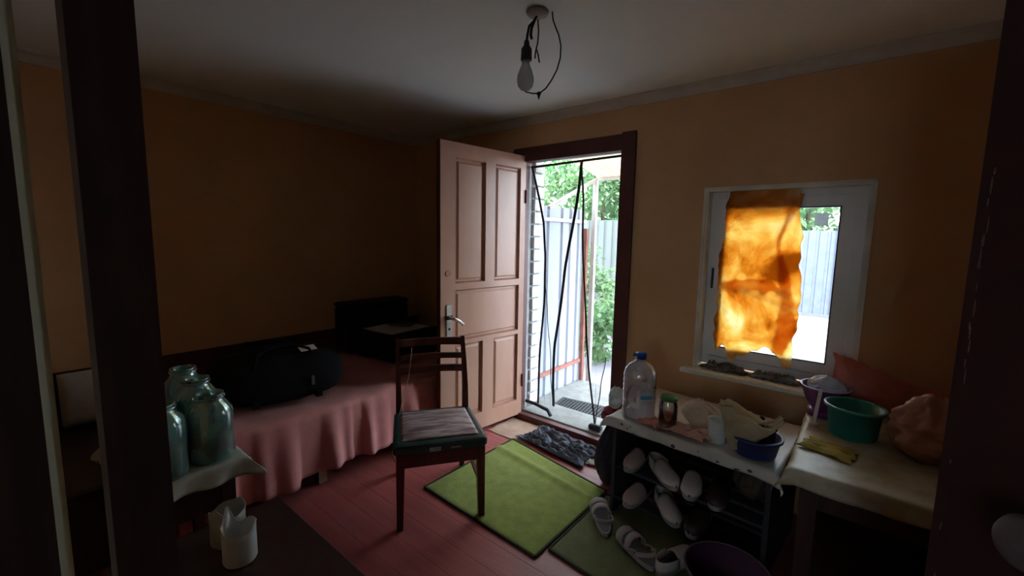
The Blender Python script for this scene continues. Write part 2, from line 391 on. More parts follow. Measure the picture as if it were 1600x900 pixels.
# ------------------------------------------------------------------ bed and what lies on it
BX0, BX1, BY0, BY1, BZ = -3.325, -2.275, 0.44, 2.42, 0.47
bed = thing('bed', 'low bed along the ochre wall under a rumpled pink spread', 'bed', (-2.80, 1.25, 0))
WOODR = mat('pale_bed_wood', (0.34, 0.20, 0.12), (0.24, 0.13, 0.08), rough=0.5, scale=4, stretch=(5, 0.6, 5))
def L3(x, y, z): return (x+2.80, y-1.25, z)
MB().box(BX0-(-2.80), BX1-(-2.80)-0.01, BY0-1.25, BY1-1.25, 0.30, BZ-0.02, 0.03).build('mattress', mat('grey_ticking', (0.4, 0.36, 0.34), rough=0.9), bed)
MB().box(-0.50, 0.48, BY0-1.22, BY1-1.28, 0.17, 0.30, 0.004).build('bed_frame', WOODR, bed)
for x, y in ((-0.47, -0.72), (-0.47, 1.02), (0.44, -0.72), (0.44, -0.10), (0.44, 1.02)):
    MB().box(x-0.025, x+0.025, y-0.025, y+0.025, 0, 0.17, 0.004).build('leg', WOODR, bed)
SPREAD = mat('pink_bedspread', (0.64, 0.26, 0.25), (0.55, 0.20, 0.20), rough=0.8, scale=7, bump=0.12, bscale=120, sheen=0.2)
def spread(u, v):
    y = BY0 + 0.01 + (BY1-BY0-0.02)*u
    ft = BX1 - BX0
    drop = 0.335 + 0.035*NZ(y*2.2, 3.1) + (0.03 if y < 0.97 else 0)
    s = v*(ft+drop)
    if s < ft-0.03:
        x = BX0 + s; fz = s/ft
        z = BZ + 0.010*NZ(x*3, y*3, 1) + 0.012*NZ(x*7, y*6, 4)
        z += 0.016*max(0, NZ(x*4+y*5, y*2.5-x*2, 9))
        return L3(x, y, z)
    t = min(1, (s-ft+0.03)/(drop+0.03))
    fold = 0.024*math.sin(y*23+2.2*NZ(y*2.1, 0, 5)) + 0.016*math.sin(y*41+3*NZ(y*3, 1, 2))
    bend = min(1, t*5)
    x = BX1 + 0.004 + 0.012*math.sin(bend*math.pi/2) + max(0, fold+0.012)*t**0.7*1.25
    z = BZ + 0.004 - 0.03*(1-math.cos(bend*math.pi/2)) - (drop)*t*0.96 + 0.004
    return L3(x, y + 0.012*NZ(y*6, t*2, 7)*t, z)
MB().sheet(spread, 190, 60).build('bedspread', SPREAD, bed, smooth=True, solid=0.004)

def pillowmesh(lx, ly, lz, seed=0, wr=0.006):
    mb = MB(); n = 24; rings = []
    top = lambda sgn: [[None]]
    def fn(sgn):
        def g(u, v):
            a = 2*u-1; b = 2*v-1
            e = max(0.0, (1-a**4)*(1-b**4))**0.5
            k = 1 - 0.10*(abs(a)*abs(b))**1.5*0 
            return (a*lx/2*(1-0.06*(1-b*b)*0), b*ly/2, sgn*(e*lz/2 + wr*e*NZ(a*3+seed, b*3, sgn)))
        return g
    mb.sheet(fn(1), n, n); mb.sheet(fn(-1), n, n)
    return mb
tk = thing('trunk', 'dark brown trunk at the head of the bed', 'trunk', (-2.86, 0.235, 0))
MB().box(-0.45, 0.45, -0.16, 0.165, 0.0, 0.33, 0.01).build('body', DARKW, tk)
MB().box(-0.46, 0.46, -0.17, 0.175, 0.33, 0.38, 0.012).build('lid', DARKW, tk)
MB().box(-0.05, 0.05, 0.165, 0.172, 0.27, 0.34).build('clasp', MATS['worn_chrome'], tk)
pl = pillowmesh(0.29, 0.25, 0.12, 2).xf(Matrix.Translation((-3.24, 0.315, 0.535)) @ Matrix.Rotation(math.radians(78), 4, 'Y'))
tag(pl.build('pillow', mat('off_white_linen', (0.62, 0.56, 0.5), rough=0.85), smooth=True), 'off-white pillow standing on the trunk against the wall', 'pillow')

# black travel bag
bag = thing('travel_bag', 'black soft travel bag with a white tag lying on the pink bed', 'bag', (-2.665, 1.06, BZ+0.016), math.radians(80))
def bagbody():
    mb = MB(); rings = []; n = 28; Lb = 0.72
    for i in range(21):
        t = i/20; x = (t-0.5)*Lb
        e = (1-abs(2*t-1)**6)**0.5*0.92+0.08
        hh = 0.275*(0.90+0.1*math.cos((t-0.45)*5))*e; ww = 0.245*e
        ring = []
        for k in range(n):
            a = 2*math.pi*k/n; ca, sa = math.cos(a), math.sin(a)
            px = math.copysign(abs(ca)**0.45, ca)*ww; pz = math.copysign(abs(sa)**0.5, sa)*hh*0.52
            d = 0.014*NZ(x*9, a*2.0, 1.3)
            ring.append((x, px*(1+d*3), max(0.0, 0.142+pz+d)))
        rings.append(ring)
    return mb.loft(rings)
bagbody().build('body', BLACKF, bag, smooth=True)
MB().tube([(-0.31, 0, 0.270), (-0.15, 0.004, 0.282), (0.15, -0.004, 0.280), (0.30, 0, 0.268)], 0.006, 6).build('zip', BLACKP, bag)
for s in (-1, 1):
    MB().tube([(-0.16, s*0.22, 0.235), (-0.13, s*0.16, 0.295), (-0.06, s*0.09, 0.302), (0.06, s*0.09, 0.302), (0.13, s*0.16, 0.293), (0.16, s*0.22, 0.235)], 0.011, 8).build('carry_handle', BLACKF, bag, smooth=True)
tagm = MB().box(-0.045, 0.045, -0.028, 0.028, 0, 0.003); tagm.xf(Matrix.Translation((0.13, -0.150, 0.292)) @ Matrix.Rotation(math.radians(16), 4, 'X') @ Matrix.Rotation(0.12, 4, 'Z'))
tagm.build('luggage_tag', PAPER, bag)['label'] = 'white luggage tag'
MB().box(0.12, 0.135, -0.256, -0.245, 0.10, 0.15).build('buckle', mat('grey_buckle', (0.12, 0.12, 0.13), rough=0.3), bag)
for s in (-1, 1):
    MB().box(s*0.16-0.016, s*0.16+0.016, -0.25, 0.25, 0.02, 0.06).build('strap', BLACKF, bag)

# black boxes at the far end of the bed with papers on top
bx = thing('black_case', 'black hard case standing at the far end of the bed against the wall', 'case', (-3.19, 2.07, BZ+0.024), 0)
MB().box(-0.11, 0.09, -0.30, 0.27, 0, 0.37, 0.02).build('body', BLACKP, bx)
MB().box(-0.115, 0.095, -0.305, 0.275, 0.37, 0.405, 0.012).build('lid', BLACKP, bx)
for y in (-0.16, 0.14):
    MB().box(0.09, 0.10, y-0.02, y+0.02, 0.33, 0.39, 0.003).build('latch', mat('dull_latch', (0.1, 0.1, 0.1), rough=0.3, metal=1), bx)
MB().tube([(0.095, -0.06, 0.25), (0.125, -0.05, 0.25), (0.125, 0.04, 0.25), (0.095, 0.05, 0.25)], 0.007, 8).build('handle', BLACKP, bx)
st = thing('printer', 'low black printer with a pale open tray on the far end of the bed', 'printer', (-2.845, 2.08, BZ+0.024), math.radians(4))
MB().box(-0.22, 0.20, -0.24, 0.24, 0.006, 0.20, 0.02).build('body', BLACKP, st)
MB().box(-0.20, 0.19, -0.225, 0.225, 0.20, 0.215, 0.006).build('tray', BLACKP, st)
for x in (-0.18, 0.16):
    for y in (-0.2, 0.2): MB().box(x-0.015, x+0.015, y-0.015, y+0.015, 0, 0.008).build('foot', BLACKP, st)
def sheetpaper(name, label, cx, cy, z, lx, ly, rz, curl):
    mb = MB().sheet(lambda u, v: ((u-.5)*lx, (v-.5)*ly, curl*(u-.5)**2*2 + 0.2*curl*NZ(u*3, v*3)), 14, 10)
    mb.xf(Matrix.Translation((cx, cy, z)) @ Matrix.Rotation(rz, 4, 'Z'))
    return tag(mb.build(name, PAPER, smooth=True, solid=0.0012), label, 'paper')
sheetpaper('paper_sheet', 'pale open paper sheet lying on the black printer', -2.83, 2.04, BZ+0.246, 0.34, 0.40, 0.08, 0.006)
nb = MB().box(-0.09, 0.09, -0.07, 0.07, 0, 0.012, 0.002).xf(Matrix.Translation((-2.86, 2.11, BZ+0.256)) @ Matrix.Rotation(0.5, 4, 'Z'))
tag(nb.build('notebook', mat('brown_cover', (0.12, 0.08, 0.06), rough=0.6)), 'small dark brown notebook on the pale paper', 'notebook')

# ------------------------------------------------------------------ chair
CHW = mat('dark_stained_chair_wood', (0.13, 0.04, 0.03), (0.08, 0.025, 0.02), rough=0.35, scale=5, stretch=(4, 4, 0.7))
ch = thing('chair', 'dark wooden chair with a green vinyl seat and scuffed lilac top', 'chair', (-1.713, 1.477, 0), math.radians(55.7))
SZ = 0.44
VIN = mat('dark_green_vinyl', (0.03, 0.075, 0.07), (0.02, 0.05, 0.05), rough=0.35, scale=8, bump=0.1, bscale=40)
SCUFF = mat('scuffed_lilac_vinyl', (0.64, 0.54, 0.55), (0.18, 0.11, 0.135), rough=0.38, scale=5, stretch=(1.0, 6, 1), bump=0.25, bscale=16, lo=0.38, hi=0.62)
def seat():
    mb = MB(); rings = []
    def ring(w, d, z):
        pts = []
        for (sx, sy) in ((-1, -1), (1, -1), (1, 1), (-1, 1)):
            for a in range(4):
                ang = {(-1,-1): math.pi, (1,-1): 1.5*math.pi, (1,1): 0, (-1,1): 0.5*math.pi}[(sx, sy)] + a*math.pi/6
                r = 0.028
                pts.append((sx*(w/2*(1.0 if sy < 0 else 0.93)-r)+r*math.cos(ang), sy*(d/2-r)+r*math.sin(ang), z))
        return pts
    for w, d, z in ((0.455, 0.425, SZ-0.052), (0.468, 0.44, SZ-0.040), (0.47, 0.442, SZ-0.012), (0.458, 0.43, SZ-0.002), (0.43, 0.40, SZ+0.002)):
        rings.append(ring(w, d, z))
    return mb.loft(rings)
st_ = seat().build('seat', VIN, ch, smooth=False)
mb = MB().sheet(lambda u, v: ((u-.5)*0.385*(1-0.06*v), (v-.5)*0.355, SZ+0.003+0.012*(1-(2*u-1)**4)*(1-(2*v-1)**4)+0.003*NZ(u*4, v*14, 2)), 30, 30)
mb.build('seat_cover', SCUFF, st_, smooth=True, solid=0.003)['label'] = 'scuffed lilac seat covering'
ap = MB()
for a, b in (((-0.2, -0.195), (0.2, -0.195)), ((-0.2, 0.185), (0.2, 0.185)), ((-0.195, -0.19), (-0.185, 0.19)), ((0.195, -0.19), (0.185, 0.19))):
    MB().bar((a[0], a[1], SZ-0.085), (b[0], b[1], SZ-0.085), 0.022, 0.07).build('apron', CHW, ch)
MB().box(-0.06, -0.005, -0.2235, -0.222, SZ-0.040, SZ-0.020).build('worn_spot', mat('worn_bare_vinyl', (0.45, 0.46, 0.44), (0.2, 0.2, 0.2), rough=0.6, scale=40), st_)
MB().box(0.045, 0.095, -0.2235, -0.222, SZ-0.034, SZ-0.026).build('worn_spot', MATS['worn_bare_vinyl'], st_)
for s in (-1, 1):
    MB().taper((s*0.198, -0.195, SZ-0.05), (s*0.205, -0.200, 0.0), 0.042, 0.030).build('leg', CHW, ch)
# rear legs run up into the back posts, splayed and leaning back
for s in (-1, 1):
    mb = MB(); rings = []
    for (y, z, w, d) in ((0.33, 0.0, 0.026, 0.028), (0.24, 0.22, 0.03, 0.036), (0.205, SZ-0.03, 0.032, 0.042), (0.215, 0.56, 0.03, 0.036), (0.262, 0.72, 0.026, 0.030), (0.315, 0.845, 0.022, 0.022)):
        x = s*0.192
        rings.append([(x-w/2, y-d/2, z), (x+w/2, y-d/2, z), (x+w/2, y+d/2, z), (x-w/2, y+d/2, z)])
    mb.loft(rings).build('leg', CHW, ch)
for z, y, h in ((0.815, 0.303, 0.040), (0.735, 0.270, 0.030), (0.665, 0.245, 0.036)):
    mb = MB(); rings = []
    for i in range(9):
        t = i/8; x = -0.18+0.36*t; yy = y + 0.028*(1-(2*t-1)**2)
        rings.append([(x, yy-0.009, z-h/2), (x, yy+0.009, z-h/2), (x, yy+0.009+h*0.35, z+h/2), (x, yy-0.009+h*0.35, z+h/2)])
    mb.loft(rings).build('back_slat', CHW, ch)
for s in (-1, 1): MB().bar((s*0.2, -0.195, 0.19), (s*0.192, 0.245, 0.21), 0.016, 0.022).build('stretcher', CHW, ch)
# string hanging from the chair back
tag(MB().tube([(-1.993, 1.532, 0.80), (-1.990, 1.522, 0.74), (-1.984, 1.505, 0.66), (-1.968, 1.470, 0.57), (-1.972, 1.444, 0.50), (-1.945, 1.40, 0.43), (-1.90, 1.33, 0.34), (-1.885, 1.31, 0.27), (-1.895, 1.335, 0.21)], 0.0022, 6)
    .build('string', mat('pale_string', (0.6, 0.52, 0.42), rough=0.8)), 'thin pale string hanging down the back post of the chair', 'string')

# ------------------------------------------------------------------ rugs and cloth on the floor
RUGA = mat('green_pile', (0.26, 0.33, 0.045), (0.20, 0.25, 0.035), rough=0.95, scale=18, bump=0.5, bscale=220, sheen=0.2)
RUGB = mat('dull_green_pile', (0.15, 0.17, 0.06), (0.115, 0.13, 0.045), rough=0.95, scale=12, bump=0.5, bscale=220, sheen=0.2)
EDGE = mat('dark_rug_edge', (0.035, 0.045, 0.02), rough=0.95)
def rug(name, label, pts, m, t, ripple):
    (a, b, c, d) = [Vector((p[0], p[1], 0)) for p in pts]   # near-left, near-right, far-right, far-left
    root = thing(name, label, 'rug', tuple((a+b+c+d)/4), 0); o = (a+b+c+d)/4
    def P(u, v, z): 
        p = (a*(1-u)+b*u)*(1-v) + (d*(1-u)+c*u)*v - o
        return (p.x, p.y, z)
    def zt(u, v):
        e = min(u, 1-u, v, 1-v); z = t*min(1, e*30+0.35)
        z += ripple*max(0, math.exp(-((v-0.80)/0.035)**2)) + 0.0015*NZ(u*9, v*9)
        return z
    MB().sheet(lambda u, v: P(u, v, zt(u, v)+0.0035), 60, 50).build('pile', m, root, smooth=True)
    mb = MB(); k = 0.006
    for q in ((0, 0, 1, 0), (1, 0, 1, 1), (1, 1, 0, 1), (0, 1, 0, 0)):
        mb.bar(P(q[0], q[1], k*0.7+0.002), P(q[2], q[3], k*0.7+0.002), 0.010, 0.011)
    mb.build('binding', EDGE, root)
    return root
rug('rug', 'bright green rug in front of the open door', [(-1.853, 1.505), (-1.043, 1.478), (-1.035, 2.16), (-1.845, 2.30)], RUGA, 0.008, 0.011)
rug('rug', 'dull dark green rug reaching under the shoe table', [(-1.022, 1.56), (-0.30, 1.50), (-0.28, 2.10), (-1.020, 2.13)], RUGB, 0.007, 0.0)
sp_ = MB().sheet(lambda u, v: (-2.085+0.36*u+0.015*NZ(v*4, 1), 2.30+0.30*v+0.012*NZ(u*5, 3), 0.0025+0.001*NZ(u*6, v*6)), 16, 14)
tag(sp_.build('floor_scrap', mat('worn_beige_linoleum', (0.46, 0.33, 0.25), (0.34, 0.22, 0.17), rough=0.6, scale=8), solid=0.002), 'worn beige linoleum scrap between the open door and the green rug', 'mat')
def crumple(cx, cy, z0, lx, ly, amp, rz, seed, nu=46, nv=36, freq=7):
    def f(u, v):
        a = u-.5; b = v-.5
        r1 = 1-abs(NZ(u*freq*0.6+seed, v*freq, seed)); r2 = 1-abs(NZ(u*freq+4+seed, v*freq*0.8, seed*2+3))
        e = min(1.0, 9*min(u, 1-u, v, 1-v))
        z = amp*(0.35+0.65*e)*max(0.0, 0.55*r1**3+0.55*r2**3-0.15)
        ex = 0.07*lx*NZ(v*4, seed, 1); ey = 0.09*ly*NZ(u*4, seed, 2)
        return (a*lx+ex*(2*u-1) + 0.012*NZ(u*5, v*5, seed), b*ly+ey*(2*v-1)*-1 + 0.012*NZ(u*5, v*5, seed+9), z)
    return MB().sheet(f, nu, nv).xf(Matrix.Translation((cx, cy, z0)) @ Matrix.Rotation(rz, 4, 'Z'))
tag(crumple(-1.54, 2.435, 0.013, 0.56, 0.27, 0.05, math.radians(-6), 2.3, freq=9).build('floor_cloth', mat('slate_blue_cotton', (0.10, 0.115, 0.155), (0.07, 0.08, 0.115), rough=0.9, scale=10, bump=0.2, bscale=120), smooth=True, solid=0.004),
    'crumpled slate blue cloth lying at the doorstep', 'cloth')
tag(crumple(-1.235, 2.385, 0.012, 0.10, 0.06, 0.02, 0.3, 5.1, 16, 12).build('scrap', mat('pale_scrap_paper', (0.6, 0.6, 0.57), rough=0.8), smooth=True, solid=0.002),
    'small pale paper scrap beside the slate blue cloth', 'paper')
# ------------------------------------------------------------------ jar table by the bed
def simple_table(name, label, loc, rz, w, d, h, m, leg=0.045, top=0.025, over=0.02, apron=0.08, shelf=None):
    t = thing(name, label, 'table', loc, rz)
    MB().box(-w/2, w/2, -d/2, d/2, h-top, h, 0.004).build('tabletop', m, t)
    for sx in (-1, 1):
        for sy in (-1, 1):
            cx, cy = sx*(w/2-over-leg/2), sy*(d/2-over-leg/2)
            MB().taper((cx, cy, h-top), (cx, cy, 0), leg, leg*0.8).build('leg', m, t)
    iw, idp = w/2-over-leg/2, d/2-over-leg/2
    for (a, b) in (((-iw, -idp), (iw, -idp)), ((-iw, idp), (iw, idp)), ((-iw, -idp), (-iw, idp)), ((iw, -idp), (iw, idp))):
        MB().bar((a[0], a[1], h-top-apron/2), (b[0], b[1], h-top-apron/2), 0.018, apron).build('apron', m, t)
    if shelf:
        MB().box(-iw, iw, -idp, idp, shelf-0.016, shelf).build('shelf', m, t)
    return t
def hang_cloth(w, d, h, drop, seed, nu=70, nv=60, wave=0.014, sides=(1, 1, 1, 1)):
    """rectangular cloth over a table w x d at height h; drops over the chosen sides (left, right, front, back)"""
    dl_, dr_, df_, db_ = [drop*s for s in sides]
    def f(u, v):
        sx = -w/2-dl_ + (w+dl_+dr_)*u; sy = -d/2-df_ + (d+df_+db_)*v
        ox = max(0, abs(sx)-w/2)*(1 if sx > 0 else -1); oy = max(0, abs(sy)-d/2)*(1 if sy > 0 else -1)
        x = sx-ox; y = sy-oy
        dz = math.hypot(ox, oy) if ox and oy else abs(ox)+abs(oy)
        k = min(1, dz/max(drop, 1e-6))
        nn = wave*k*(0.8+math.sin((sx+sy*1.3)*34+seed)+0.8*NZ(sx*9, sy*9, seed))
        out_ = 0.006 + max(0, nn)
        if ox: x += math.copysign(min(abs(ox), out_ + 0.006), ox)
        if oy: y += math.copysign(min(abs(oy), out_ + 0.006), oy)
        if ox and oy: x += math.copysign(0.02*k, ox); y += math.copysign(0.02*k, oy)
        z = h + 0.002 + 0.0015*NZ(sx*12, sy*12, seed) - max(0, dz-0.008)*(0.92+0.12*NZ(sx*7, sy*7, seed+2))
        return (x, y, z)
    return MB().sheet(f, nu, nv)
JX, JY, JH = -2.015, 0.410, 0.60
simple_table('side_table', 'dark brown side table holding the green glass jars', (JX, JY, 0), 0, 0.50, 0.30, JH, DARKW, apron=0.16)
o = hang_cloth(0.51, 0.31, JH+0.001, 0.075, 1.0, 60, 60, 0.012).build('tablecloth', mat('greyish_oilcloth', (0.46, 0.49, 0.44), (0.36, 0.38, 0.34), rough=0.5, scale=8, bump=0.1), smooth=True, solid=0.002)
o.location = (JX, JY, 0); tag(o, 'pale grey-green cloth over the jar table by the bed', 'tablecloth')
JAR = glassy('green_jar_glass', (0.62, 0.82, 0.79), gloss=0.12, rough=0.08, body=0.34, bodycol=(0.36, 0.66, 0.63))
def jar(label, x, y, z, r, h, seed):
    t = thing('glass_jar', label, 'jar', (x, y, z), seed, 'green glass jars on the side table')
    prof = [(r*0.55, 0.002), (r*0.9, 0.0), (r, 0.012), (r, h*0.70), (r*0.93, h*0.79), (r*0.66, h*0.89), (r*0.60, h*0.92), (r*0.60, h*0.97), (r*0.64, h*0.975), (r*0.64, h)]
    inner = [(r*0.57, h), (r*0.54, h*0.92), (r*0.6, h*0.88), (r*0.88, h*0.78), (r*0.95, h*0.69), (r*0.95, 0.02), (r*0.5, 0.012)]
    MB().lathe(prof+inner, n=28, cap=True).build('body', JAR, t, smooth=True)
    MB().lathe([(r*0.655, h*0.93), (r*0.69, h*0.94), (r*0.69, h*0.955), (r*0.655, h*0.965)], n=24, cap=False).build('neck_ring', JAR, t, smooth=True)
    return t
JT = JH+0.006
jar('tall green glass jar at the front corner of the side table', -1.835, 0.485, JT, 0.074, 0.25, 0)
jar('green glass jar at the back corner of the side table nearest the bag', -2.000, 0.488, JT, 0.072, 0.27, 1)
jar('green glass jar in the middle of the jar cluster', -1.955, 0.338, JT, 0.070, 0.24, 2)
jar('green glass jar on the table edge nearest the timber post', -1.805, 0.333, JT, 0.070, 0.26, 3)
jar('green glass jar behind the others touching the bed side', -2.155, 0.485, JT, 0.070, 0.28, 4)
# tied plastic bag standing behind the jars
def baggy(rx, ry, h, seed, neck=0.0, n=60, m=40, amp=0.18):
    """crumpled bag: rounded sack with sharp multi-scale creases"""
    rings = []
    for i in range(m):
        t = i/(m-1)
        base = math.sin(math.pi*min(1, t*0.93+0.06))**0.55
        if neck: base = base*(1-neck*max(0, (t-0.55)/0.45)) if t < 0.9 else (1-neck)*(0.5+2.5*(t-0.9))
        ring = []
        for k in range(n):
            a = 2*math.pi*k/n; ca, sa = math.cos(a), math.sin(a)
            big = NZ(ca*1.3+seed, sa*1.3, t*1.5+seed)
            r1 = abs(NZ(ca*2.0+seed+big, sa*2.0, t*2.6+seed)); r2 = abs(NZ(ca*4+seed, sa*4+big, t*5+seed+4)); r3 = abs(NZ(ca*8+seed, sa*8, t*10+seed+2))
            d = 1+amp*(0.9*big+0.55-1.9*r1)+amp*0.6*(0.35-1.2*r2)+amp*0.35*(0.3-r3)
            z = h*t*(1+0.16*NZ(ca*1.5+seed, sa*1.5, seed))+h*0.10*t*(0.3-r2)
            ring.append((rx*base*d*ca, ry*base*d*sa, max(0.0, z)))
        rings.append(ring)
    return MB().loft(rings)
CLEARBAG = mat('milky_polythene', (0.62, 0.68, 0.66), (0.5, 0.55, 0.53), rough=0.3, scale=8, transl=0.3, alpha=0.72)
o = baggy(0.055, 0.05, 0.37, 3.3, neck=0.55, amp=0.22).build('plastic_bag', CLEARBAG, smooth=True); o.location = (-2.100, 0.345, JT)
tag(o, 'tied milky plastic bag standing beside the green jars', 'bag')

# low dark bench with two cut plastic containers
BH = 0.45
bn = simple_table('bench', 'low dark brown bench in front of the bed, with white containers', (-1.275, 0.40, 0), 0, 0.77, 0.48, BH, DARKW, leg=0.05, apron=0.10)
MILK = mat('milky_white_plastic', (0.72, 0.74, 0.74), (0.64, 0.66, 0.66), rough=0.4, scale=6, transl=0.25)
MILK2 = mat('cloudy_grey_plastic', (0.50, 0.50, 0.47), (0.42, 0.42, 0.4), rough=0.4, scale=6, transl=0.3)
def cutcup(label, m, x, y, r, h, seed, spike):
    t = thing('cut_container', label, 'container', (x, y, BH+0.001), seed)
    n = 40; rings = []
    def rim(a): return h*(0.86+0.07*math.sin(2*a+seed)+0.03*math.sin(5*a+seed*2)) + spike*math.exp(-((a-2.6+math.pi) % (2*math.pi)-math.pi)**2*9)
    for rr, f in ((r*0.86, 0.0), (r*0.95, 0.012), (r, 0.06), (r, 0.5), (r*0.99, 0.75), (r*1.01, 1.0)):
        rings.append([(rr*math.cos(a), rr*math.sin(a), rim(a)*f) for a in (2*math.pi*k/n for k in range(n))])
    for rr, f in ((r*0.985, 1.0), (r*0.95, 0.5), (r*0.94, 0.05)):
        rings.append([(rr*math.cos(a), rr*math.sin(a), rim(a)*f) for a in (2*math.pi*k/n for k in range(n))])
    MB().loft(rings).build('wall', m, t, smooth=True)
    pts = [(r*1.0*math.cos(a), r*1.0*math.sin(a), rim(a)) for a in (2*math.pi*k/n for k in range(n+1))]
    MB().tube(pts, 0.0018, 6).build('cut_rim', m, t)
    return t
cutcup('white cut-open plastic container with a pointed rim, nearest on the bench', MILK, -1.405, 0.425, 0.046, 0.125, 0.9, 0.055)
cutcup('cloudy grey cut-open plastic container behind the white one', MILK2, -1.525, 0.432, 0.050, 0.125, 2.6, 0.02)

# ------------------------------------------------------------------ shoe table on the right
T1C, T1R, T1W, T1D, T1H = (-0.555, 2.250), math.radians(-4.5), 0.735, 0.56, 0.535
rackw = mat('dark_grey_board', (0.045, 0.045, 0.055), (0.03, 0.03, 0.038), rough=0.6, scale=5)
t1 = thing('shoe_table', 'low open shoe table beside the door under a white oilcloth', 'table', (T1C[0], T1C[1], 0), T1R)
MB().box(-T1W/2, T1W/2, -T1D/2, T1D/2, T1H-0.02, T1H, 0.003).build('tabletop', rackw, t1)
for s in (-1, 1): MB().box(s*(T1W/2-0.012)-0.010, s*(T1W/2-0.012)+0.010, -T1D/2+0.01, T1D/2-0.01, 0.012, T1H-0.02).build('side_panel', rackw, t1)
MB().box(-T1W/2+0.022, T1W/2-0.022, T1D/2-0.025, T1D/2-0.012, 0.012, T1H-0.02).build('back_panel', rackw, t1)
for z in (0.10, 0.27):
    for k in range(5):
        y = -T1D/2+0.05+k*0.11
        MB().box(-T1W/2+0.022, T1W/2-0.022, y-0.03, y+0.03, z-0.014, z).build('shelf_slat', rackw, t1)
OIL = mat('white_oilcloth', (0.62, 0.61, 0.55), (0.50, 0.48, 0.42), rough=0.42, scale=6, bump=0.05)
o = hang_cloth(T1W+0.012, T1D+0.012, T1H+0.001, 0.075, 4.0, 90, 70, 0.007, (1.0, 1.0, 0.8, 0)).build('tablecloth', OIL, smooth=True, solid=0.002)
o.location = (T1C[0], T1C[1], 0); o.rotation_euler = (0, 0, T1R); tag(o, 'white dark-flecked oilcloth on the low shoe table beside the door', 'tablecloth')
# dark floral flecks on the cloth edge
FLK = mat('dark_print_fleck', (0.04, 0.05, 0.045), rough=0.5)
rf = random.Random(11)
for k in range(13):
    x = rf.uniform(-T1W/2+0.02, T1W/2-0.02); z = T1H-0.008-rf.uniform(0.0, 0.04)
    s = rf.uniform(0.003, 0.009)
    out_ = [(x+s*1.5*math.cos(a)*rf.uniform(.5, 1.2), z+s*math.sin(a)*rf.uniform(.5, 1.2)) for a in (i*math.pi/4 for i in range(8))]
    MB().loft([[(px, -T1D/2-0.029, pz) for px, pz in out_], [(px, -T1D/2-0.0285, pz) for px, pz in out_]]).build('print_fleck', FLK, o)

TT = T1H+0.006   # standing height on the cloth
# water jug
jug = thing('water_jug', 'large clear water jug with a blue cap beside the door', 'water jug', (-0.842, 2.085, TT), 0.4)
JUGM = glassy('clear_plastic', (0.90, 0.93, 0.95), gloss=0.10, rough=0.15, body=0.38, bodycol=(0.74, 0.77, 0.84))
r = 0.083
prof = [(0.05, 0.004), (0.072, 0.0), (r, 0.012)]
for k in range(7): prof += [(r, 0.03+k*0.026), (r-0.003, 0.042+k*0.026)]
prof += [(r, 0.215), (0.076, 0.245), (0.058, 0.272), (0.034, 0.290), (0.024, 0.297), (0.022, 0.312)]
MB().lathe(prof, n=32).build('body', JUGM, jug, smooth=True)
MB().lathe([(0.02, 0.304), (0.027, 0.304), (0.028, 0.330), (0.026, 0.334), (0.012, 0.335)], n=24).build('cap', mat('blue_cap', (0.02, 0.10, 0.42), rough=0.35), jug, smooth=True)
MB().tube([(0.026*math.cos(a)-0.018*(1 if True else 0), 0.02*math.sin(a)-0.02, 0.326) for a in (2*math.pi*i/20 for i in range(21))], 0.004, 6).build('carry_ring', MATS['blue_cap'], jug, smooth=True)
n = 14; rl = r+0.0012
MB().sheet(lambda u, v: (rl*math.cos(-1.55+u*0.9), rl*math.sin(-1.55+u*0.9), 0.105+v*0.055), 14, 4).build('label', mat('pale_label', (0.55, 0.62, 0.66), rough=0.5), jug, smooth=True)
MB().sheet(lambda u, v: ((rl+.0006)*math.cos(-1.50+u*0.8), (rl+.0006)*math.sin(-1.50+u*0.8), 0.115+v*0.020), 14, 3).build('label_band', mat('sky_blue_print', (0.08, 0.38, 0.55), rough=0.5), jug, smooth=True)

# jar with red preserve and green lid
pj = thing('preserve_jar', 'small glass jar of red preserve with a green lid', 'jar', (-0.665, 2.010, TT+0.012), 0.2)
r = 0.042
MB().lathe([(r*0.6, 0.002), (r*0.95, 0), (r, 0.008), (r, 0.115), (r*0.9, 0.13), (r*0.86, 0.135), (r*0.86, 0.155), (r*0.80, 0.155), (r*0.80, 0.134), (r*0.93, 0.113), (r*0.93, 0.01), (r*0.5, 0.006)], n=28).build('body', glassy('jar_glass', (0.94, 0.95, 0.93), gloss=0.08, rough=0.05), pj, smooth=True)
MB().lathe([(r*0.5, 0.007), (r*0.91, 0.011), (r*0.91, 0.070), (r*0.5, 0.074)], n=28).build('preserve', mat('red_preserve', (0.50, 0.10, 0.05), (0.36, 0.07, 0.04), rough=0.3, scale=30), pj, smooth=True)
MB().lathe([(r*0.93, 0.140), (r*0.96, 0.142), (r*0.96, 0.157), (r*0.9, 0.160), (r*0.3, 0.161)], n=28).build('lid', mat('green_lid', (0.05, 0.20, 0.05), rough=0.4), pj, smooth=True)
PINKP = mat('pale_pink_packet', (0.60, 0.34, 0.26), (0.5, 0.26, 0.2), rough=0.45, scale=9, transl=0.2)
tag(crumple(-0.745, 2.035, TT+0.004, 0.15, 0.10, 0.03, -0.3, 1.2, 24, 18, 4).build('food_packet', mat('salmon_packet', (0.62, 0.22, 0.17), (0.5, 0.17, 0.13), rough=0.4, scale=8), smooth=True, solid=0.003), 'flat salmon pink packet between the water jug and the red jar', 'packet')
tag(crumple(-0.60, 1.955+0.075, TT+0.016, 0.26, 0.13, 0.035, -0.1, 3.7, 30, 20, 4).build('food_packet', PINKP, smooth=True, solid=0.003), 'crumpled pale pink packet in front of the cream paper bag', 'packet')
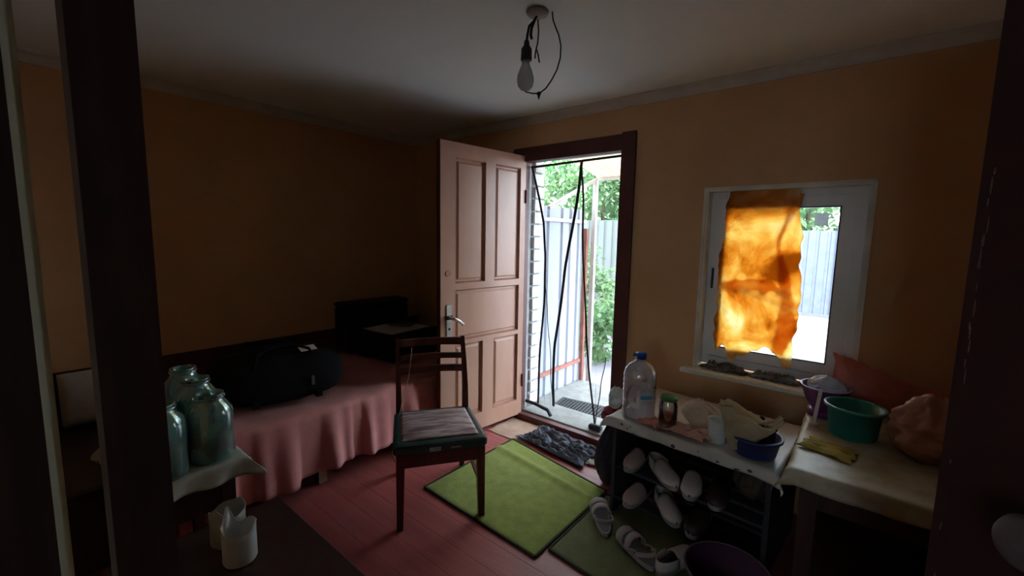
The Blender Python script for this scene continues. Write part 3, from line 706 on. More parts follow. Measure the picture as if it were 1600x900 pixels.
o = baggy(0.085, 0.045, 0.13, 6.1, amp=0.14).build('paper_bag', mat('cream_paper_bag', (0.58, 0.45, 0.32), (0.5, 0.37, 0.26), rough=0.6, scale=6), smooth=True); o.location = (-0.555, 2.155, TT); o.rotation_euler = (0, 0, -0.1)
tag(o, 'cream crumpled paper bag between the red jar and the white mug', 'bag')
mug = thing('mug', 'plain white mug beside the blue tub', 'mug', (-0.452, 2.045, TT), 1.0)
r = 0.041
MB().lathe([(r*0.6, 0.001), (r*0.82, 0), (r*0.86, 0.006), (r, 0.10), (r*1.02, 0.108), (r*0.97, 0.108), (r*0.93, 0.098), (r*0.80, 0.012), (r*0.4, 0.009)], n=30).build('body', mat('white_glaze', (0.68, 0.69, 0.67), rough=0.25), mug, smooth=True)
MB().tube([(r*0.93, 0, 0.085), (r*1.45, 0, 0.088), (r*1.75, 0, 0.062), (r*1.45, 0, 0.034), (r*0.90, 0, 0.030)], 0.006, 8).build('handle', MATS['white_glaze'], mug, smooth=True)

# blue tub holding a pot and a cream bag
def tubmesh(r0, r1, h, rim=0.008, sx=1.0, sy=1.0, n=40, th=0.004):
    return MB().lathe([(r0*0.5, 0.002), (r0*0.95, 0), (r0, 0.006), (r1-0.002, h-0.012), (r1+rim, h-0.010), (r1+rim, h), (r1-th, h), (r0-th, 0.01), (r0*0.4, 0.006)], n=n, sx=sx, sy=sy)
bt = tag(tubmesh(0.082, 0.098, 0.085).build('plastic_tub', mat('navy_plastic', (0.03, 0.045, 0.15), rough=0.4), smooth=True), 'navy blue plastic tub on the shoe table, next to the mug', 'tub')
bt.location = (-0.300, 2.045, TT)
pot = thing('pot', 'small black pot sitting inside the navy blue tub', 'pot', (-0.283, 2.062, TT+0.010), 0); pot.scale = (0.86, 0.86, 0.95)
MB().lathe([(0.03, 0.002), (0.055, 0), (0.062, 0.01), (0.066, 0.105), (0.070, 0.11), (0.070, 0.114), (0.063, 0.114), (0.058, 0.012), (0.02, 0.008)], n=28).build('body', mat('black_enamel', (0.015, 0.016, 0.014), rough=0.2), pot, smooth=True)
MB().lathe([(0.070, 0.116), (0.068, 0.122), (0.045, 0.136), (0.012, 0.142)], n=28).build('lid', MATS['black_enamel'], pot, smooth=True)
MB().lathe([(0.006, 0.141), (0.012, 0.150), (0.010, 0.160), (0.003, 0.163)], n=14).build('knob', MATS['black_enamel'], pot, smooth=True)
CREAMB = mat('cream_polythene', (0.66, 0.58, 0.40), (0.56, 0.47, 0.30), rough=0.4, scale=6, transl=0.35)
def openbag():
    rings = []; n = 44
    for i in range(22):
        t = i/21; ring = []
        for k in range(n):
            a = 2*math.pi*k/n; ca, sa = math.cos(a), math.sin(a)
            rx = 0.022+0.088*t**0.8; ry = 0.016+0.030*t
            cr_ = 1-2*abs(NZ(ca*2.4, sa*2.4, t*2.2+3)); c2_ = 1-2*abs(NZ(ca*6, sa*6, t*4+1))
            f = 1+0.24*(cr_-0.5)+0.18*(c2_-0.5)
            top = 0.150 + 0.055*max(0, -ca)**2 + 0.022*math.sin(3*a+1) + 0.020*c2_
            ring.append((rx*f*ca+0.045*t, ry*f*sa - 0.010*t, 0.012+top*t))
        rings.append(ring)
    return MB().loft(rings, cap=False)
cb = openbag().build('carrier_bag', CREAMB, smooth=True, solid=-0.0012); cb.location = (-0.362, 2.000, TT+0.008); cb.rotation_euler = (0.10, 0, 0.12)
tag(cb, 'limp open cream carrier bag standing in the navy tub before the pot', 'bag')
gb = thing('bottle', 'dark green bottle between the white mug and the navy tub', 'bottle', (-0.415, 2.125, TT), 0)
MB().lathe([(0.012, 0.002), (0.027, 0), (0.029, 0.006), (0.029, 0.085), (0.022, 0.105), (0.011, 0.122), (0.010, 0.150)], n=20).build('body', mat('dark_green_glass', (0.02, 0.09, 0.05), rough=0.15), gb, smooth=True)
MB().lathe([(0.012, 0.142), (0.012, 0.158), (0.004, 0.16)], n=14).build('cap', BLACKP, gb)

# ------------------------------------------------------------------ higher table with basins
T2H = 0.655
simple_table('kitchen_table', 'dark brown table under the window with basins and pink bags', (0.245, 2.17, 0), 0, 0.75, 0.83, T2H, DARKW, leg=0.055, apron=0.12, shelf=0.25)
o = hang_cloth(0.762, 0.842, T2H+0.001, 0.07, 7.0, 80, 80, 0.008, (1, 1, 1, 0)).build('tablecloth', mat('yellowed_oilcloth', (0.50, 0.47, 0.36), (0.32, 0.27, 0.15), rough=0.45, scale=4.5, bump=0.06, lo=0.4, hi=0.6), smooth=True, solid=0.002)
o.location = (0.245, 2.17, 0); tag(o, 'yellowed oilcloth on the higher table under the window', 'tablecloth')
T2 = T2H+0.006
CY = mat('mustard_cloth', (0.42, 0.33, 0.06), (0.33, 0.25, 0.05), rough=0.85, scale=9)
tag(crumple(-0.045, 1.985, T2+0.002, 0.17, 0.12, 0.02, -0.3, 8.4, 24, 18, 3).build('dish_cloth', CY, smooth=True, solid=0.003), 'folded mustard cloth in front of the teal tub', 'cloth')
tt = thing('plastic_tub', 'teal green plastic tub on the higher table', 'tub', (0.020, 2.215, T2), 0)
tubmesh(0.080, 0.094, 0.125).build('body', mat('teal_plastic', (0.02, 0.24, 0.19), (0.018, 0.2, 0.16), rough=0.4, scale=4), tt, smooth=True)
MB().lathe([(0.094, 0.118), (0.104, 0.118), (0.105, 0.126), (0.1, 0.129), (0.094, 0.126)], n=36, cap=False).build('rim', mat('pale_teal_rim', (0.10, 0.38, 0.33), rough=0.35), tt, smooth=True)
pb = thing('bowl', 'purple bowl with pale lilac rim beside the window sill', 'bowl', (-0.090, 2.388, T2), 0)
MB().lathe([(0.02, 0.002), (0.045, 0), (0.048, 0.006), (0.075, 0.05), (0.094, 0.105), (0.097, 0.108), (0.090, 0.108), (0.070, 0.052), (0.04, 0.010)], n=36).build('body', mat('purple_plastic', (0.16, 0.04, 0.16), (0.12, 0.03, 0.13), rough=0.35), pb, smooth=True)
MB().tube([(0.0955*math.cos(a), 0.0955*math.sin(a), 0.108) for a in (2*math.pi*i/36 for i in range(37))], 0.0035, 8).build('rim', mat('lilac_rim', (0.48, 0.42, 0.72), rough=0.35), pb, smooth=True)
# bowl rests on an upturned pan so that it stands above the cloth
pb.location.z = T2+0.03
MB().lathe([(0.05, -0.029), (0.062, -0.0295), (0.062, -0.004), (0.045, 0.0)], n=28).build('foot_ring', MATS['purple_plastic'], pb, smooth=True)
o = baggy(0.070, 0.062, 0.075, 9.2, amp=0.16).build('plastic_bag', mat('clear_crumpled_polythene', (0.55, 0.58, 0.66), (0.42, 0.45, 0.52), rough=0.25, scale=9, transl=0.3, alpha=0.85), smooth=True); o.location = (-0.082, 2.388, T2+0.105)
tag(o, 'crumpled clear plastic bag heaped in the purple bowl', 'bag')
sp = MB().bar((-0.112, 2.225, T2+0.012), (-0.100, 2.282, T2+0.150), 0.014, 0.003)
sp.lathe([(0.001, 0), (0.016, 0.003), (0.018, 0.008), (0.012, 0.012)], c=(-0.112, 2.222, T2+0.001), n=14)
tag(sp.build('spoon', CHROME), 'bright metal spoon leaning on the purple bowl', 'spoon')
CORAL = mat('coral_polythene', (0.74, 0.24, 0.19), (0.60, 0.20, 0.15), rough=0.4, scale=5, transl=0.25)
def coral(u, v):
    x = -0.115 + 0.44*u; hgt = 0.09+0.165*(1-u)**1.0*(0.9) if u > 0.12 else 0.235
    t = 2*v-1
    w_ = 0.040+0.018*math.sin(u*7)
    z = 0.02 + hgt*(1-abs(t)**1.6*0.72) + 0.02*(1-2*abs(NZ(u*5, v*4, 3)))+0.012*NZ(u*11, v*9, 1)
    return (x+0.02*NZ(v*3, u*3), t*w_*(1.15-0.3*u)+0.03*u, max(0.002, z-(0.06 if abs(t) > .95 else 0)))
o = MB().sheet(coral, 50, 26).build('plastic_bag', CORAL, smooth=True, solid=0.002); o.location = (0.045, 2.515, T2)
tag(o, 'long coral red plastic bag slumped along the wall below the window', 'bag')
o = baggy(0.110, 0.105, 0.225, 12.4, amp=0.42).build('plastic_bag', mat('peach_polythene', (0.70, 0.42, 0.32), (0.60, 0.31, 0.22), rough=0.42, scale=3.5, transl=0.25), smooth=True); o.location = (0.250, 2.15, T2)
tag(o, 'full peach plastic bag to the right of the teal tub', 'bag')
# ------------------------------------------------------------------ footwear
def sole_outline(L_, W_, n=28):
    pts = []
    for k in range(n):
        a = 2*math.pi*k/n; c, s = math.cos(a), math.sin(a)
        x = c*L_/2
        wid = W_/2*(0.86+0.16*c - 0.10*math.exp(-((c+0.15)/0.35)**2))
        pts.append((x, math.copysign(abs(s)**0.8, s)*wid))
    return pts
def upper(mb, L_, W_, x0, x1, h0, h1, z0, n=12, m=10):
    """half-shell from x0 (opening) to x1 (toe)"""
    rings = []
    for i in range(m):
        t = i/(m-1); x = x0+(x1-x0)*t
        c = max(-1, min(1, 2*x/L_)); wid = W_/2*(0.86+0.16*c)*max(0.08, (1-max(0, (c-0.45)/0.55)**2.2))
        h = (h0+(h1-h0)*t)*max(0.25, (1-max(0, (c-0.5)/0.5)**3*0.8))
        rings.append([(x, wid*math.cos(a), z0+h*max(0, math.sin(a))**0.8) for a in (math.pi*k/(n-1) for k in range(n))])
    return mb.loft(rings, cap=False, closed=False)
def place(o, loc, rot): o.location = loc; o.rotation_euler = rot; return o
def sandal(label, m_sole, m_strap, loc, rz, L_=0.26, W_=0.098):
    t = thing('sandal', label, 'sandal', loc, rz, 'footwear by the shoe table')
    MB().prism(sole_outline(L_, W_), 0, 0.022).build('sole', m_sole, t, bevel=0.004)
    MB().prism(sole_outline(L_*0.92, W_*0.86), 0.022, 0.025).build('insole', mat('grey_insole', (0.16, 0.16, 0.17), rough=0.8), t)
    for x, h, w_ in ((0.065, 0.045, 0.030), (0.0, 0.060, 0.026)):
        mb = MB().sheet(lambda u, v: (x+(v-.5)*w_*1.4+0.008*math.sin(u*math.pi), (W_/2-0.002)*math.cos(math.pi*(1-u))*(0.96), 0.018+h*math.sin(math.pi*u)**0.7), 20, 4)
        mb.build('strap', m_strap, t, smooth=True, solid=0.004)
    mb = MB().sheet(lambda u, v: (-0.055-0.062*math.sin(math.pi*u), (W_/2-0.004)*math.cos(math.pi*(1-u))*0.92, 0.022+0.04+0.022*v-0.03*(1-math.sin(math.pi*u))), 20, 3)
    mb.build('heel_strap', m_strap, t, smooth=True, solid=0.004)
    for s in (-1, 1): MB().bar((0.0, s*0.045, 0.03), (-0.055, s*0.043, 0.055), 0.012, 0.004).build('side_strap', m_strap, t)
    return t
SOLE = mat('pale_grey_rubber', (0.36, 0.33, 0.33), (0.28, 0.26, 0.26), rough=0.7)
STRAP = mat('grey_pink_leather', (0.46, 0.38, 0.37), (0.36, 0.3, 0.3), rough=0.6)
sandal('grey open sandal on the floor, outermost and nearest the door', SOLE, STRAP, (-0.930, 1.900, 0.013), math.radians(128))
sandal('grey open sandal on the floor, lying crosswise in front', SOLE, STRAP, (-0.705, 1.800, 0.013), math.radians(150))
def slipper(label, m, loc, rot, L_=0.25, W_=0.092, closed=False):
    t = thing('slipper' if not closed else 'shoe', label, 'shoe', loc, 0, 'footwear by the shoe table'); t.rotation_euler = rot
    MB().prism(sole_outline(L_, W_), 0, 0.024).build('sole', SOLE, t, bevel=0.005)
    MB().prism(sole_outline(L_*0.93, W_*0.84), 0.024, 0.027).build('insole', mat('dark_insole', (0.10, 0.09, 0.085), rough=0.9), t)
    upper(MB(), L_, W_, -0.01 if not closed else -0.03, L_/2-0.003, 0.060, 0.030, 0.022).build('upper', m, t, smooth=True, solid=0.004)
    if closed:
        mb = MB().sheet(lambda u, v: (-0.03-(L_/2-0.035)*math.sin(math.pi*u)**0.8, (W_/2-0.004)*math.cos(math.pi*(1-u))*0.86, 0.022+0.050*v), 20, 4)
        mb.build('heel_counter', m, t, smooth=True, solid=0.004)
    return t
WSH = mat('off_white_shoe', (0.60, 0.55, 0.52), (0.5, 0.45, 0.42), rough=0.6)
WSH2 = mat('dusty_pink_shoe', (0.52, 0.40, 0.37), (0.42, 0.32, 0.30), rough=0.7)
zs = 0.271
R_ = math.radians
slipper('off-white shoe on the upper shelf of the shoe table, seen from the side', WSH, (-0.685, 2.060, zs), (0, 0, R_(-42)), closed=True)
slipper('off-white slipper at the middle of the upper shelf', WSH, (-0.545, 2.06, zs), (0, 0, R_(-80)))
slipper('flat dusty pink slipper at the end of the upper shelf by the door', WSH2, (-0.838, 2.10, zs), (0, 0, R_(-92)), W_=0.085)
slipper('off-white shoe on the lower shelf', WSH, (-0.655, 2.055, 0.101), (0, 0, R_(-50)), closed=True)
slipper('dusty pink slipper on the lower shelf beside the white shoe', WSH2, (-0.810, 2.07, 0.101), (0, 0, R_(-97)))
slipper('off-white shoe on the floor before the lower shelf', WSH, (-0.530, 1.835, 0.013), (0, 0, R_(70)), closed=True)
DSH = mat('dark_brown_shoe', (0.05, 0.03, 0.025), rough=0.4)
slipper('dark brown shoe at the far end of the upper shelf', DSH, (-0.425, 2.06, zs), (0, 0, R_(-86)), closed=True)
slipper('dark brown shoe on the lower shelf beneath the navy tub', DSH, (-0.50, 2.05, 0.101), (0, 0, R_(-92)), closed=True)

# purple basin on the floor and dark bag beside the shoe table
bs = thing('basin', 'dark purple plastic basin on the floor before the table', 'basin', (-0.315, 1.76, 0.012), 0)
tubmesh(0.115, 0.150, 0.15, rim=0.006).build('body', mat('dark_purple_plastic', (0.07, 0.025, 0.07), (0.05, 0.02, 0.055), rough=0.4), bs, smooth=True)
MB().tube([(0.156*math.cos(a), 0.156*math.sin(a), 0.148) for a in (2*math.pi*i/40 for i in range(41))], 0.005, 8).build('rim', mat('mauve_rim', (0.26, 0.17, 0.24), rough=0.4), bs, smooth=True)
o = baggy(0.075, 0.13, 0.36, 15.5, amp=0.16).build('shopping_bag', mat('dark_plum_bag', (0.06, 0.035, 0.055), (0.03, 0.022, 0.04), rough=0.6, scale=5), smooth=True); o.location = (-1.075, 2.28, 0.002)
tag(o, 'dark plum bag on the floor between the doorway and the shoe table', 'bag')
o = baggy(0.05, 0.055, 0.10, 18.2, amp=0.2).build('scarf', mat('crimson_cloth', (0.35, 0.06, 0.09), (0.25, 0.045, 0.07), rough=0.85), smooth=True); o.location = (-1.075, 2.26, 0.375)
tag(o, 'crimson scarf bundled on top of the dark plum bag', 'scarf')
o = baggy(0.035, 0.06, 0.12, 21.0, amp=0.2).build('plastic_bag', CLEARBAG, smooth=True); o.location = (-1.055, 2.27, 0.468)
tag(o, 'milky plastic bag puffed up on the crimson scarf beside the white oilcloth', 'bag')
o = baggy(0.12, 0.10, 0.22, 24.0, amp=0.12).build('sack', mat('brown_sackcloth', (0.10, 0.07, 0.05), rough=0.9), smooth=True); o.location = (-0.325, 2.09, 0.105)
o.location = (-0.315, 2.17, 0.272); o.scale = (0.62, 0.8, 0.85)
tag(o, 'brown cloth sack on the upper shelf of the shoe table', 'sack')

# ------------------------------------------------------------------ window sill rags and orange cloth
RAG = mat('dark_grey_rag', (0.13, 0.13, 0.125), (0.06, 0.06, 0.06), rough=0.95, scale=12, bump=0.3, bscale=80)
tag(crumple(-0.575, 2.655, 0.702, 0.22, 0.075, 0.055, R_(-2), 6.6, 30, 16, 8).build('rag', RAG, smooth=True, solid=0.003), 'dark grey rag on the sill below the orange cloth, by the hinge side', 'rag')
tag(crumple(-0.325, 2.660, 0.702, 0.22, 0.080, 0.045, R_(-4), 9.9, 30, 16, 8).build('rag', mat('mottled_rag', (0.24, 0.24, 0.22), (0.06, 0.06, 0.06), rough=0.95, scale=18, bump=0.3, bscale=80), smooth=True, solid=0.003), 'mottled grey rag in the middle of the window sill', 'rag')

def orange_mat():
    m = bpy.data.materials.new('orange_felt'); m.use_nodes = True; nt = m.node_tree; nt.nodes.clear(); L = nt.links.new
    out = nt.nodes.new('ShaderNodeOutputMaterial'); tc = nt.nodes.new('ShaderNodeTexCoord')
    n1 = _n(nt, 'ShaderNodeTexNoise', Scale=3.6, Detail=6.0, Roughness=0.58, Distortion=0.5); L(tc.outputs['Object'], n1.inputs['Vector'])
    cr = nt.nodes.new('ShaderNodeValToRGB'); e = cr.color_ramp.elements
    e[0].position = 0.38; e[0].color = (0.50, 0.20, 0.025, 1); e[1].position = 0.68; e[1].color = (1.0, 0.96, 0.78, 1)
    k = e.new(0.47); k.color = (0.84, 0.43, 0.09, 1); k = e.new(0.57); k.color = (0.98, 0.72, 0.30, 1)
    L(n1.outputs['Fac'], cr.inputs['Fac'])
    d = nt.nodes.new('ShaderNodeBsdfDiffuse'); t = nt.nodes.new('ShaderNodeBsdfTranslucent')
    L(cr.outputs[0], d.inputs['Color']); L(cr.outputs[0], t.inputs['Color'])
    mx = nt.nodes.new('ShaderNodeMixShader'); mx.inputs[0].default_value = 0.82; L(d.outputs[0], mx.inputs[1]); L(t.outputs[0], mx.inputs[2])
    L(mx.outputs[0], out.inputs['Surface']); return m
def foam(u, v):
    x = -0.650 + 0.385*u; z = 0.800 + 0.928*v
    ed = 2*u-1
    x += 0.016*NZ(v*6, 1.5, 2)*(1 if ed > 0 else 1) + 0.05*(1-u)*max(0, v-0.5)*1.2 + (0.014*NZ(v*17, ed, 1))*abs(ed)**6
    x += 0.02*math.sin(v*4.2)*u
    if v < 0.25:
        drop = 0.05*NZ(u*7, 3.3)+0.035*math.sin(u*9.5+0.4) + (0.07*math.exp(-((u-0.22)/0.06)**2)*-1) + (-0.05*math.exp(-((u-0.92)/0.08)**2))
        z += (drop + 0.06*math.exp(-((u-0.55)/0.2)**2))*(1-v/0.25)
    y = 2.690 + 0.010*NZ(u*4, v*7, 1) + 0.007*(1-2*abs(NZ(u*5+2, v*9, 4))) - 0.012*math.exp(-((v-0.42+0.12*u)/0.025)**2)
    return (x, y, z)
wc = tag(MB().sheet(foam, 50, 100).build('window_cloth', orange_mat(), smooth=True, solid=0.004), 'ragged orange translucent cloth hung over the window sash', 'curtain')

FOLDM = mat('thin_orange_felt', (0.95, 0.66, 0.30), (0.85, 0.50, 0.18), rough=0.9, scale=6, transl=0.85)
def fold(u, v):
    x = -0.655 + 0.37*u; wv = 0.045*(0.5+1.0*math.sin(math.pi*min(1, u*1.05)))*(1+0.8*NZ(u*7, 2.2))
    z = 1.175 + 0.035*math.sin(u*3.4) + 0.02*NZ(u*6, 5.0) + (v-.5)*wv
    return (x, 2.702+0.004*NZ(u*6, v*4), z)
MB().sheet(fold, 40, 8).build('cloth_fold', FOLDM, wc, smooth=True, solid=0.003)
def flap(u, v):
    z = 0.84 + 0.86*v; ctr = -0.325 + 0.03*math.sin(v*7)+0.02*NZ(v*5, 8.1)
    wv = 0.085*(0.7+0.5*NZ(v*4, 4.4)+0.3*math.sin(v*5+1)); x = ctr + (u-.5)*max(0.02, wv)
    return (x, 2.704+0.003*NZ(u*5, v*9), z)
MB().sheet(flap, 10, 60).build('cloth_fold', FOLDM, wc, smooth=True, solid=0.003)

# ------------------------------------------------------------------ ceiling lamp
lamp = thing('pendant_bulb', 'bare bulb in a black holder with a bent wire hoop hanging from the ceiling', 'lamp', (-1.082, 1.453, ZC), math.atan2(0.634, 0.773))
MB().lathe([(0.03, 0.0), (0.045, -0.002), (0.040, -0.012), (0.012, -0.018)], n=24).build('rosette', mat('grey_plastic_rose', (0.40, 0.40, 0.38), rough=0.6), lamp, smooth=True)
MB().tube([(0, 0, -0.012), (-0.012, 0, -0.035), (-0.032, 0, -0.055), (-0.038, 0, -0.09), (-0.040, 0, -0.115)], 0.005, 8).build('cord', BLACKP, lamp, smooth=True)
MB().tube([(-0.010, 0, -0.03), (-0.022, 0.005, -0.06), (-0.024, 0.006, -0.085), (-0.020, 0.004, -0.10)], 0.0055, 8).build('cord', BLACKP, lamp, smooth=True)
MB().lathe([(0.006, -0.105), (0.010, -0.112), (0.012, -0.128), (0.021, -0.140), (0.022, -0.183), (0.019, -0.185)], c=(-0.040, 0, 0), n=24).build('bulb_holder', BLACKP, lamp, smooth=True)
BULB = mat('frosted_bulb_glass', (0.55, 0.57, 0.54), (0.5, 0.52, 0.5), rough=0.25, transl=0.35, alpha=0.8)
MB().lathe([(0.014, -0.182), (0.017, -0.20), (0.026, -0.222), (0.033, -0.246), (0.034, -0.262), (0.029, -0.282), (0.018, -0.295), (0.004, -0.299)], c=(-0.042, 0, 0), n=26).build('bulb', BULB, lamp, smooth=True)
WIRE = mat('dark_wire', (0.06, 0.065, 0.06), rough=0.4)
hoop = [(0.058, 0, 0.0), (0.062, 0, -0.030), (0.072, 0, -0.055), (0.086, 0, -0.085), (0.096, 0, -0.125), (0.095, 0, -0.17), (0.083, 0, -0.215), (0.063, 0, -0.255), (0.040, 0, -0.288), (0.015, 0, -0.307), (-0.012, 0, -0.308), (-0.038, 0, -0.303), (-0.058, 0, -0.285), (-0.068, 0, -0.262), (-0.071, 0, -0.235)]
MB().tube(hoop, 0.003, 8).build('wire_hoop', WIRE, lamp, smooth=True)
MB().lathe([(0.002, -0.300), (0.010, -0.306), (0.005, -0.318), (0.002, -0.330)], c=(0.013, 0, 0), n=12).build('wire_joint', WIRE, lamp, smooth=True)
MB().tube([(0.002, 0, -0.03), (0.006, 0, -0.07), (0.004, 0, -0.115), (-0.004, 0, -0.15), (-0.006, 0, -0.175)], 0.003, 8).build('wire_end', WIRE, lamp, smooth=True)
MB().tube([(-0.002, 0.002, -0.135), (0.006, 0, -0.16), (0.012, 0, -0.19)], 0.0032, 8).build('wire_end', WIRE, lamp, smooth=True)

# ------------------------------------------------------------------ mosquito net in the doorway
NET = mat('black_net', (0.16, 0.17, 0.19), rough=0.9, alpha=0.14)
BAND = mat('black_net_binding', (0.045, 0.05, 0.065), rough=0.8)
YNET = 2.735
net = thing('mosquito_net', 'parted black mosquito net hanging in the open doorway', 'curtain', (-1.66, YNET, 0.06), 0)
def NP(p): return (p[0]+1.66, 0.0, p[1]-0.06)
MB().tube([NP((-2.06, 1.985)), NP((-1.66, 1.992)), NP((-1.27, 1.998))], 0.009, 8).build('rod', BAND, net)
l1 = [(-2.051, 1.98), (-1.997, 1.794), (-1.929, 1.551), (-1.903, 1.308), (-1.91, 0.961), (-1.929, 0.601), (-1.946, 0.114)]
l2 = [(-1.623, 1.99), (-1.645, 1.776), (-1.682, 1.504), (-1.732, 1.221), (-1.767, 0.927), (-1.803, 0.624), (-1.81, 0.316), (-1.804, 0.13)]
l3 = [(-1.623, 1.99), (-1.598, 1.774), (-1.584, 1.459), (-1.56, 1.139), (-1.529, 0.767), (-1.483, 0.442), (-1.429, 0.085)]
l4 = [(-1.362, 0.609), (-1.389, 0.416), (-1.41, 0.219), (-1.429, 0.085)]
l5 = [(-1.905, 1.10), (-1.878, 0.914), (-1.844, 0.616), (-1.816, 0.315), (-1.798, 0.13)]
def ip(L_, z):
    if z >= L_[0][1]: return L_[0][0]
    for a, b in zip(L_, L_[1:]):
        if a[1] >= z >= b[1]:
            t = (a[1]-z)/max(1e-6, a[1]-b[1]); return a[0]+(b[0]-a[0])*t
    return L_[-1][0]
def band(L_, w_, name='binding', y=0.0):
    zs_ = [L_[0][1]+(L_[-1][1]-L_[0][1])*k/40 for k in range(41)]
    mb = MB().sheet(lambda u, v: (ip(L_, zs_[round(v*40)])+1.66+(u-.5)*w_, y+0.006*math.sin(v*14)+0.003*math.sin(u*6), zs_[round(v*40)]-0.06), 3, 41)
    return mb.build(name, BAND, net, smooth=True, solid=0.002)
band(l1, 0.019); band(l2, 0.024, y=0.012); band(l3, 0.015); band(l4, 0.006); band(l5, 0.006)
def netpanel(La, Lb, z0, z1, name):
    MB().sheet(lambda u, v: ((1-u)*ip(La, z1+(z0-z1)*v)+u*ip(Lb, z1+(z0-z1)*v)+1.66, 0.018*math.sin(u*16+v*2), z1+(z0-z1)*v-0.06), 30, 30).build(name, NET, net, smooth=True)
netpanel([(-2.055, 2), (-2.05, 0.1)], l1, 0.12, 1.98, 'net_panel')
netpanel(l1, l2, 0.13, 1.98, 'net_panel')
netpanel(l3, [(-1.28, 1.99), (-1.36, 0.6), (-1.42, 0.08)], 0.09, 1.98, 'net_panel')
wt = MB().tube([(-0.40, 0.0, 0.052), (-0.305, -0.005, 0.052), (-0.165, -0.03, 0.045), (-0.125, -0.045, 0.013)], 0.014, 8); wt.build('hem_weight', BAND, net, smooth=True)
MB().box(0.195, 0.290, -0.025, 0.012, -0.003, 0.040, 0.008).build('hem_weight', BAND, net)

# pale round knob of the inner door leaf
KNOB = mat('dull_pale_knob', (0.16, 0.115, 0.11), (0.10, 0.075, 0.075), rough=0.6, scale=40)
kb = MB().lathe([(0.018, 0), (0.018, 0.003), (0.008, 0.006), (0.008, 0.014), (0.016, 0.018), (0.0225, 0.026), (0.0235, 0.033), (0.020, 0.041), (0.012, 0.046), (0.003, 0.047)], n=24)
kb = kb.build('knob', KNOB, d2, smooth=True); kb.rotation_euler = (-math.pi/2, 0, 0); kb.location = (dl-0.106, 0, 1.198); kb['label'] = 'pale round knob'

# ------------------------------------------------------------------ outside: porch, fences, plants
GZ = -0.20
YARD = mat('pale_yard_ground', (0.20, 0.185, 0.21), (0.145, 0.14, 0.145), rough=0.95, scale=1.6, bump=0.3, bscale=30)
struct(MB().box(-14, 12, -18, 26, GZ-0.1, GZ).build('ground', YARD), 'pale yard ground outside')
struct(MB().box(-2.36, -0.95, YB+0.02, 4.10, GZ, -0.11, 0.01).build('porch_slab', CONC), 'worn concrete porch slab outside the door')
# door mat of perforated rubber: ring of frame plus slanted strips
mt = thing('door_mat', 'black perforated rubber mat on the porch slab', 'mat', (-1.78, 3.30, -0.109), math.radians(8))
RUB = mat('black_rubber', (0.035, 0.035, 0.036), rough=0.7)
mw, md_ = 0.72, 0.46
fm = MB()
for (x0, x1, y0_, y1_) in ((-mw/2, mw/2, -md_/2, -md_/2+0.02), (-mw/2, mw/2, md_/2-0.02, md_/2), (-mw/2, -mw/2+0.02, -md_/2, md_/2), (mw/2-0.02, mw/2, -md_/2, md_/2)):
    fm.box(x0, x1, y0_, y1_, 0, 0.014)
fm.build('mat_border', RUB, mt)
g = MB()
for k in range(22):
    x = -mw/2+0.03+k*(mw-0.06)/21; g.box(x-0.005, x+0.005, -md_/2+0.02, md_/2-0.02, 0.001, 0.013)
for k in range(15):
    y = -md_/2+0.03+k*(md_-0.06)/14; g.box(-mw/2+0.02, mw/2-0.02, y-0.005, y+0.005, 0.001, 0.012)
g.build('mat_grid', RUB, mt)['kind'] = 'stuff'

METAL = mat('grey_profiled_sheet', (0.30, 0.33, 0.40), (0.25, 0.275, 0.335), rough=0.5, scale=3, stretch=(1, 1, 0.3), metal=0.0)
def corrug(width, z0, z1, pitch=0.16, depth=0.02):
    pts = []; x = 0
    while x < width-1e-6:
        for dx, dy in ((0, 0), (pitch*0.62, 0), (pitch*0.70, depth), (pitch*0.92, depth)):
            if x+dx <= width: pts.append((x+dx, dy))
        x += pitch
    pts.append((width, 0))
    return MB().loft([[(a, b, z0) for a, b in pts], [(a, b, z1) for a, b in pts]], cap=False, closed=False)
RUST = mat('rust_painted_steel', (0.30, 0.12, 0.09), (0.22, 0.08, 0.06), rough=0.6, scale=8)
PALEP = mat('pale_painted_timber', (0.44, 0.41, 0.40), (0.35, 0.32, 0.31), rough=0.7, scale=6)
sc = thing('porch_screen', 'grey ribbed metal screen along the side of the porch', 'screen', (-2.36, 2.96, GZ), math.pi/2)
sh0 = corrug(0.56, 0.06, 1.945).build('sheet', METAL, sc, solid=0.001); share(sh0, 'sheet', sc, (0.56, 0, 0))
MB().bar((0.0, -0.015, 0.315), (1.14, -0.015, 0.315), 0.03, 0.035).build('rail', RUST, sc)
MB().bar((0.0, -0.015, 1.82), (1.14, -0.015, 1.82), 0.03, 0.035).build('rail', PALEP, sc)
MB().box(1.11, 1.15, -0.05, -0.01, 0, 1.75).build('post', RUST, sc)
pp_ = thing('porch_post', 'slim post carrying the outer edge of the porch roof', 'post', (-2.270, 4.15, GZ), 0)
MB().box(-0.022, 0.022, -0.022, 0.022, 0, 2.27).build('shaft', PALEP, pp_)
MB().box(-0.04, 0.04, -0.04, 0.04, 0, 0.03).build('base_plate', RUST, pp_)
MB().bar((0, -0.01, 2.26), (0.0, -0.86, 1.92), 0.03, 0.03).build('brace', PALEP, pp_)
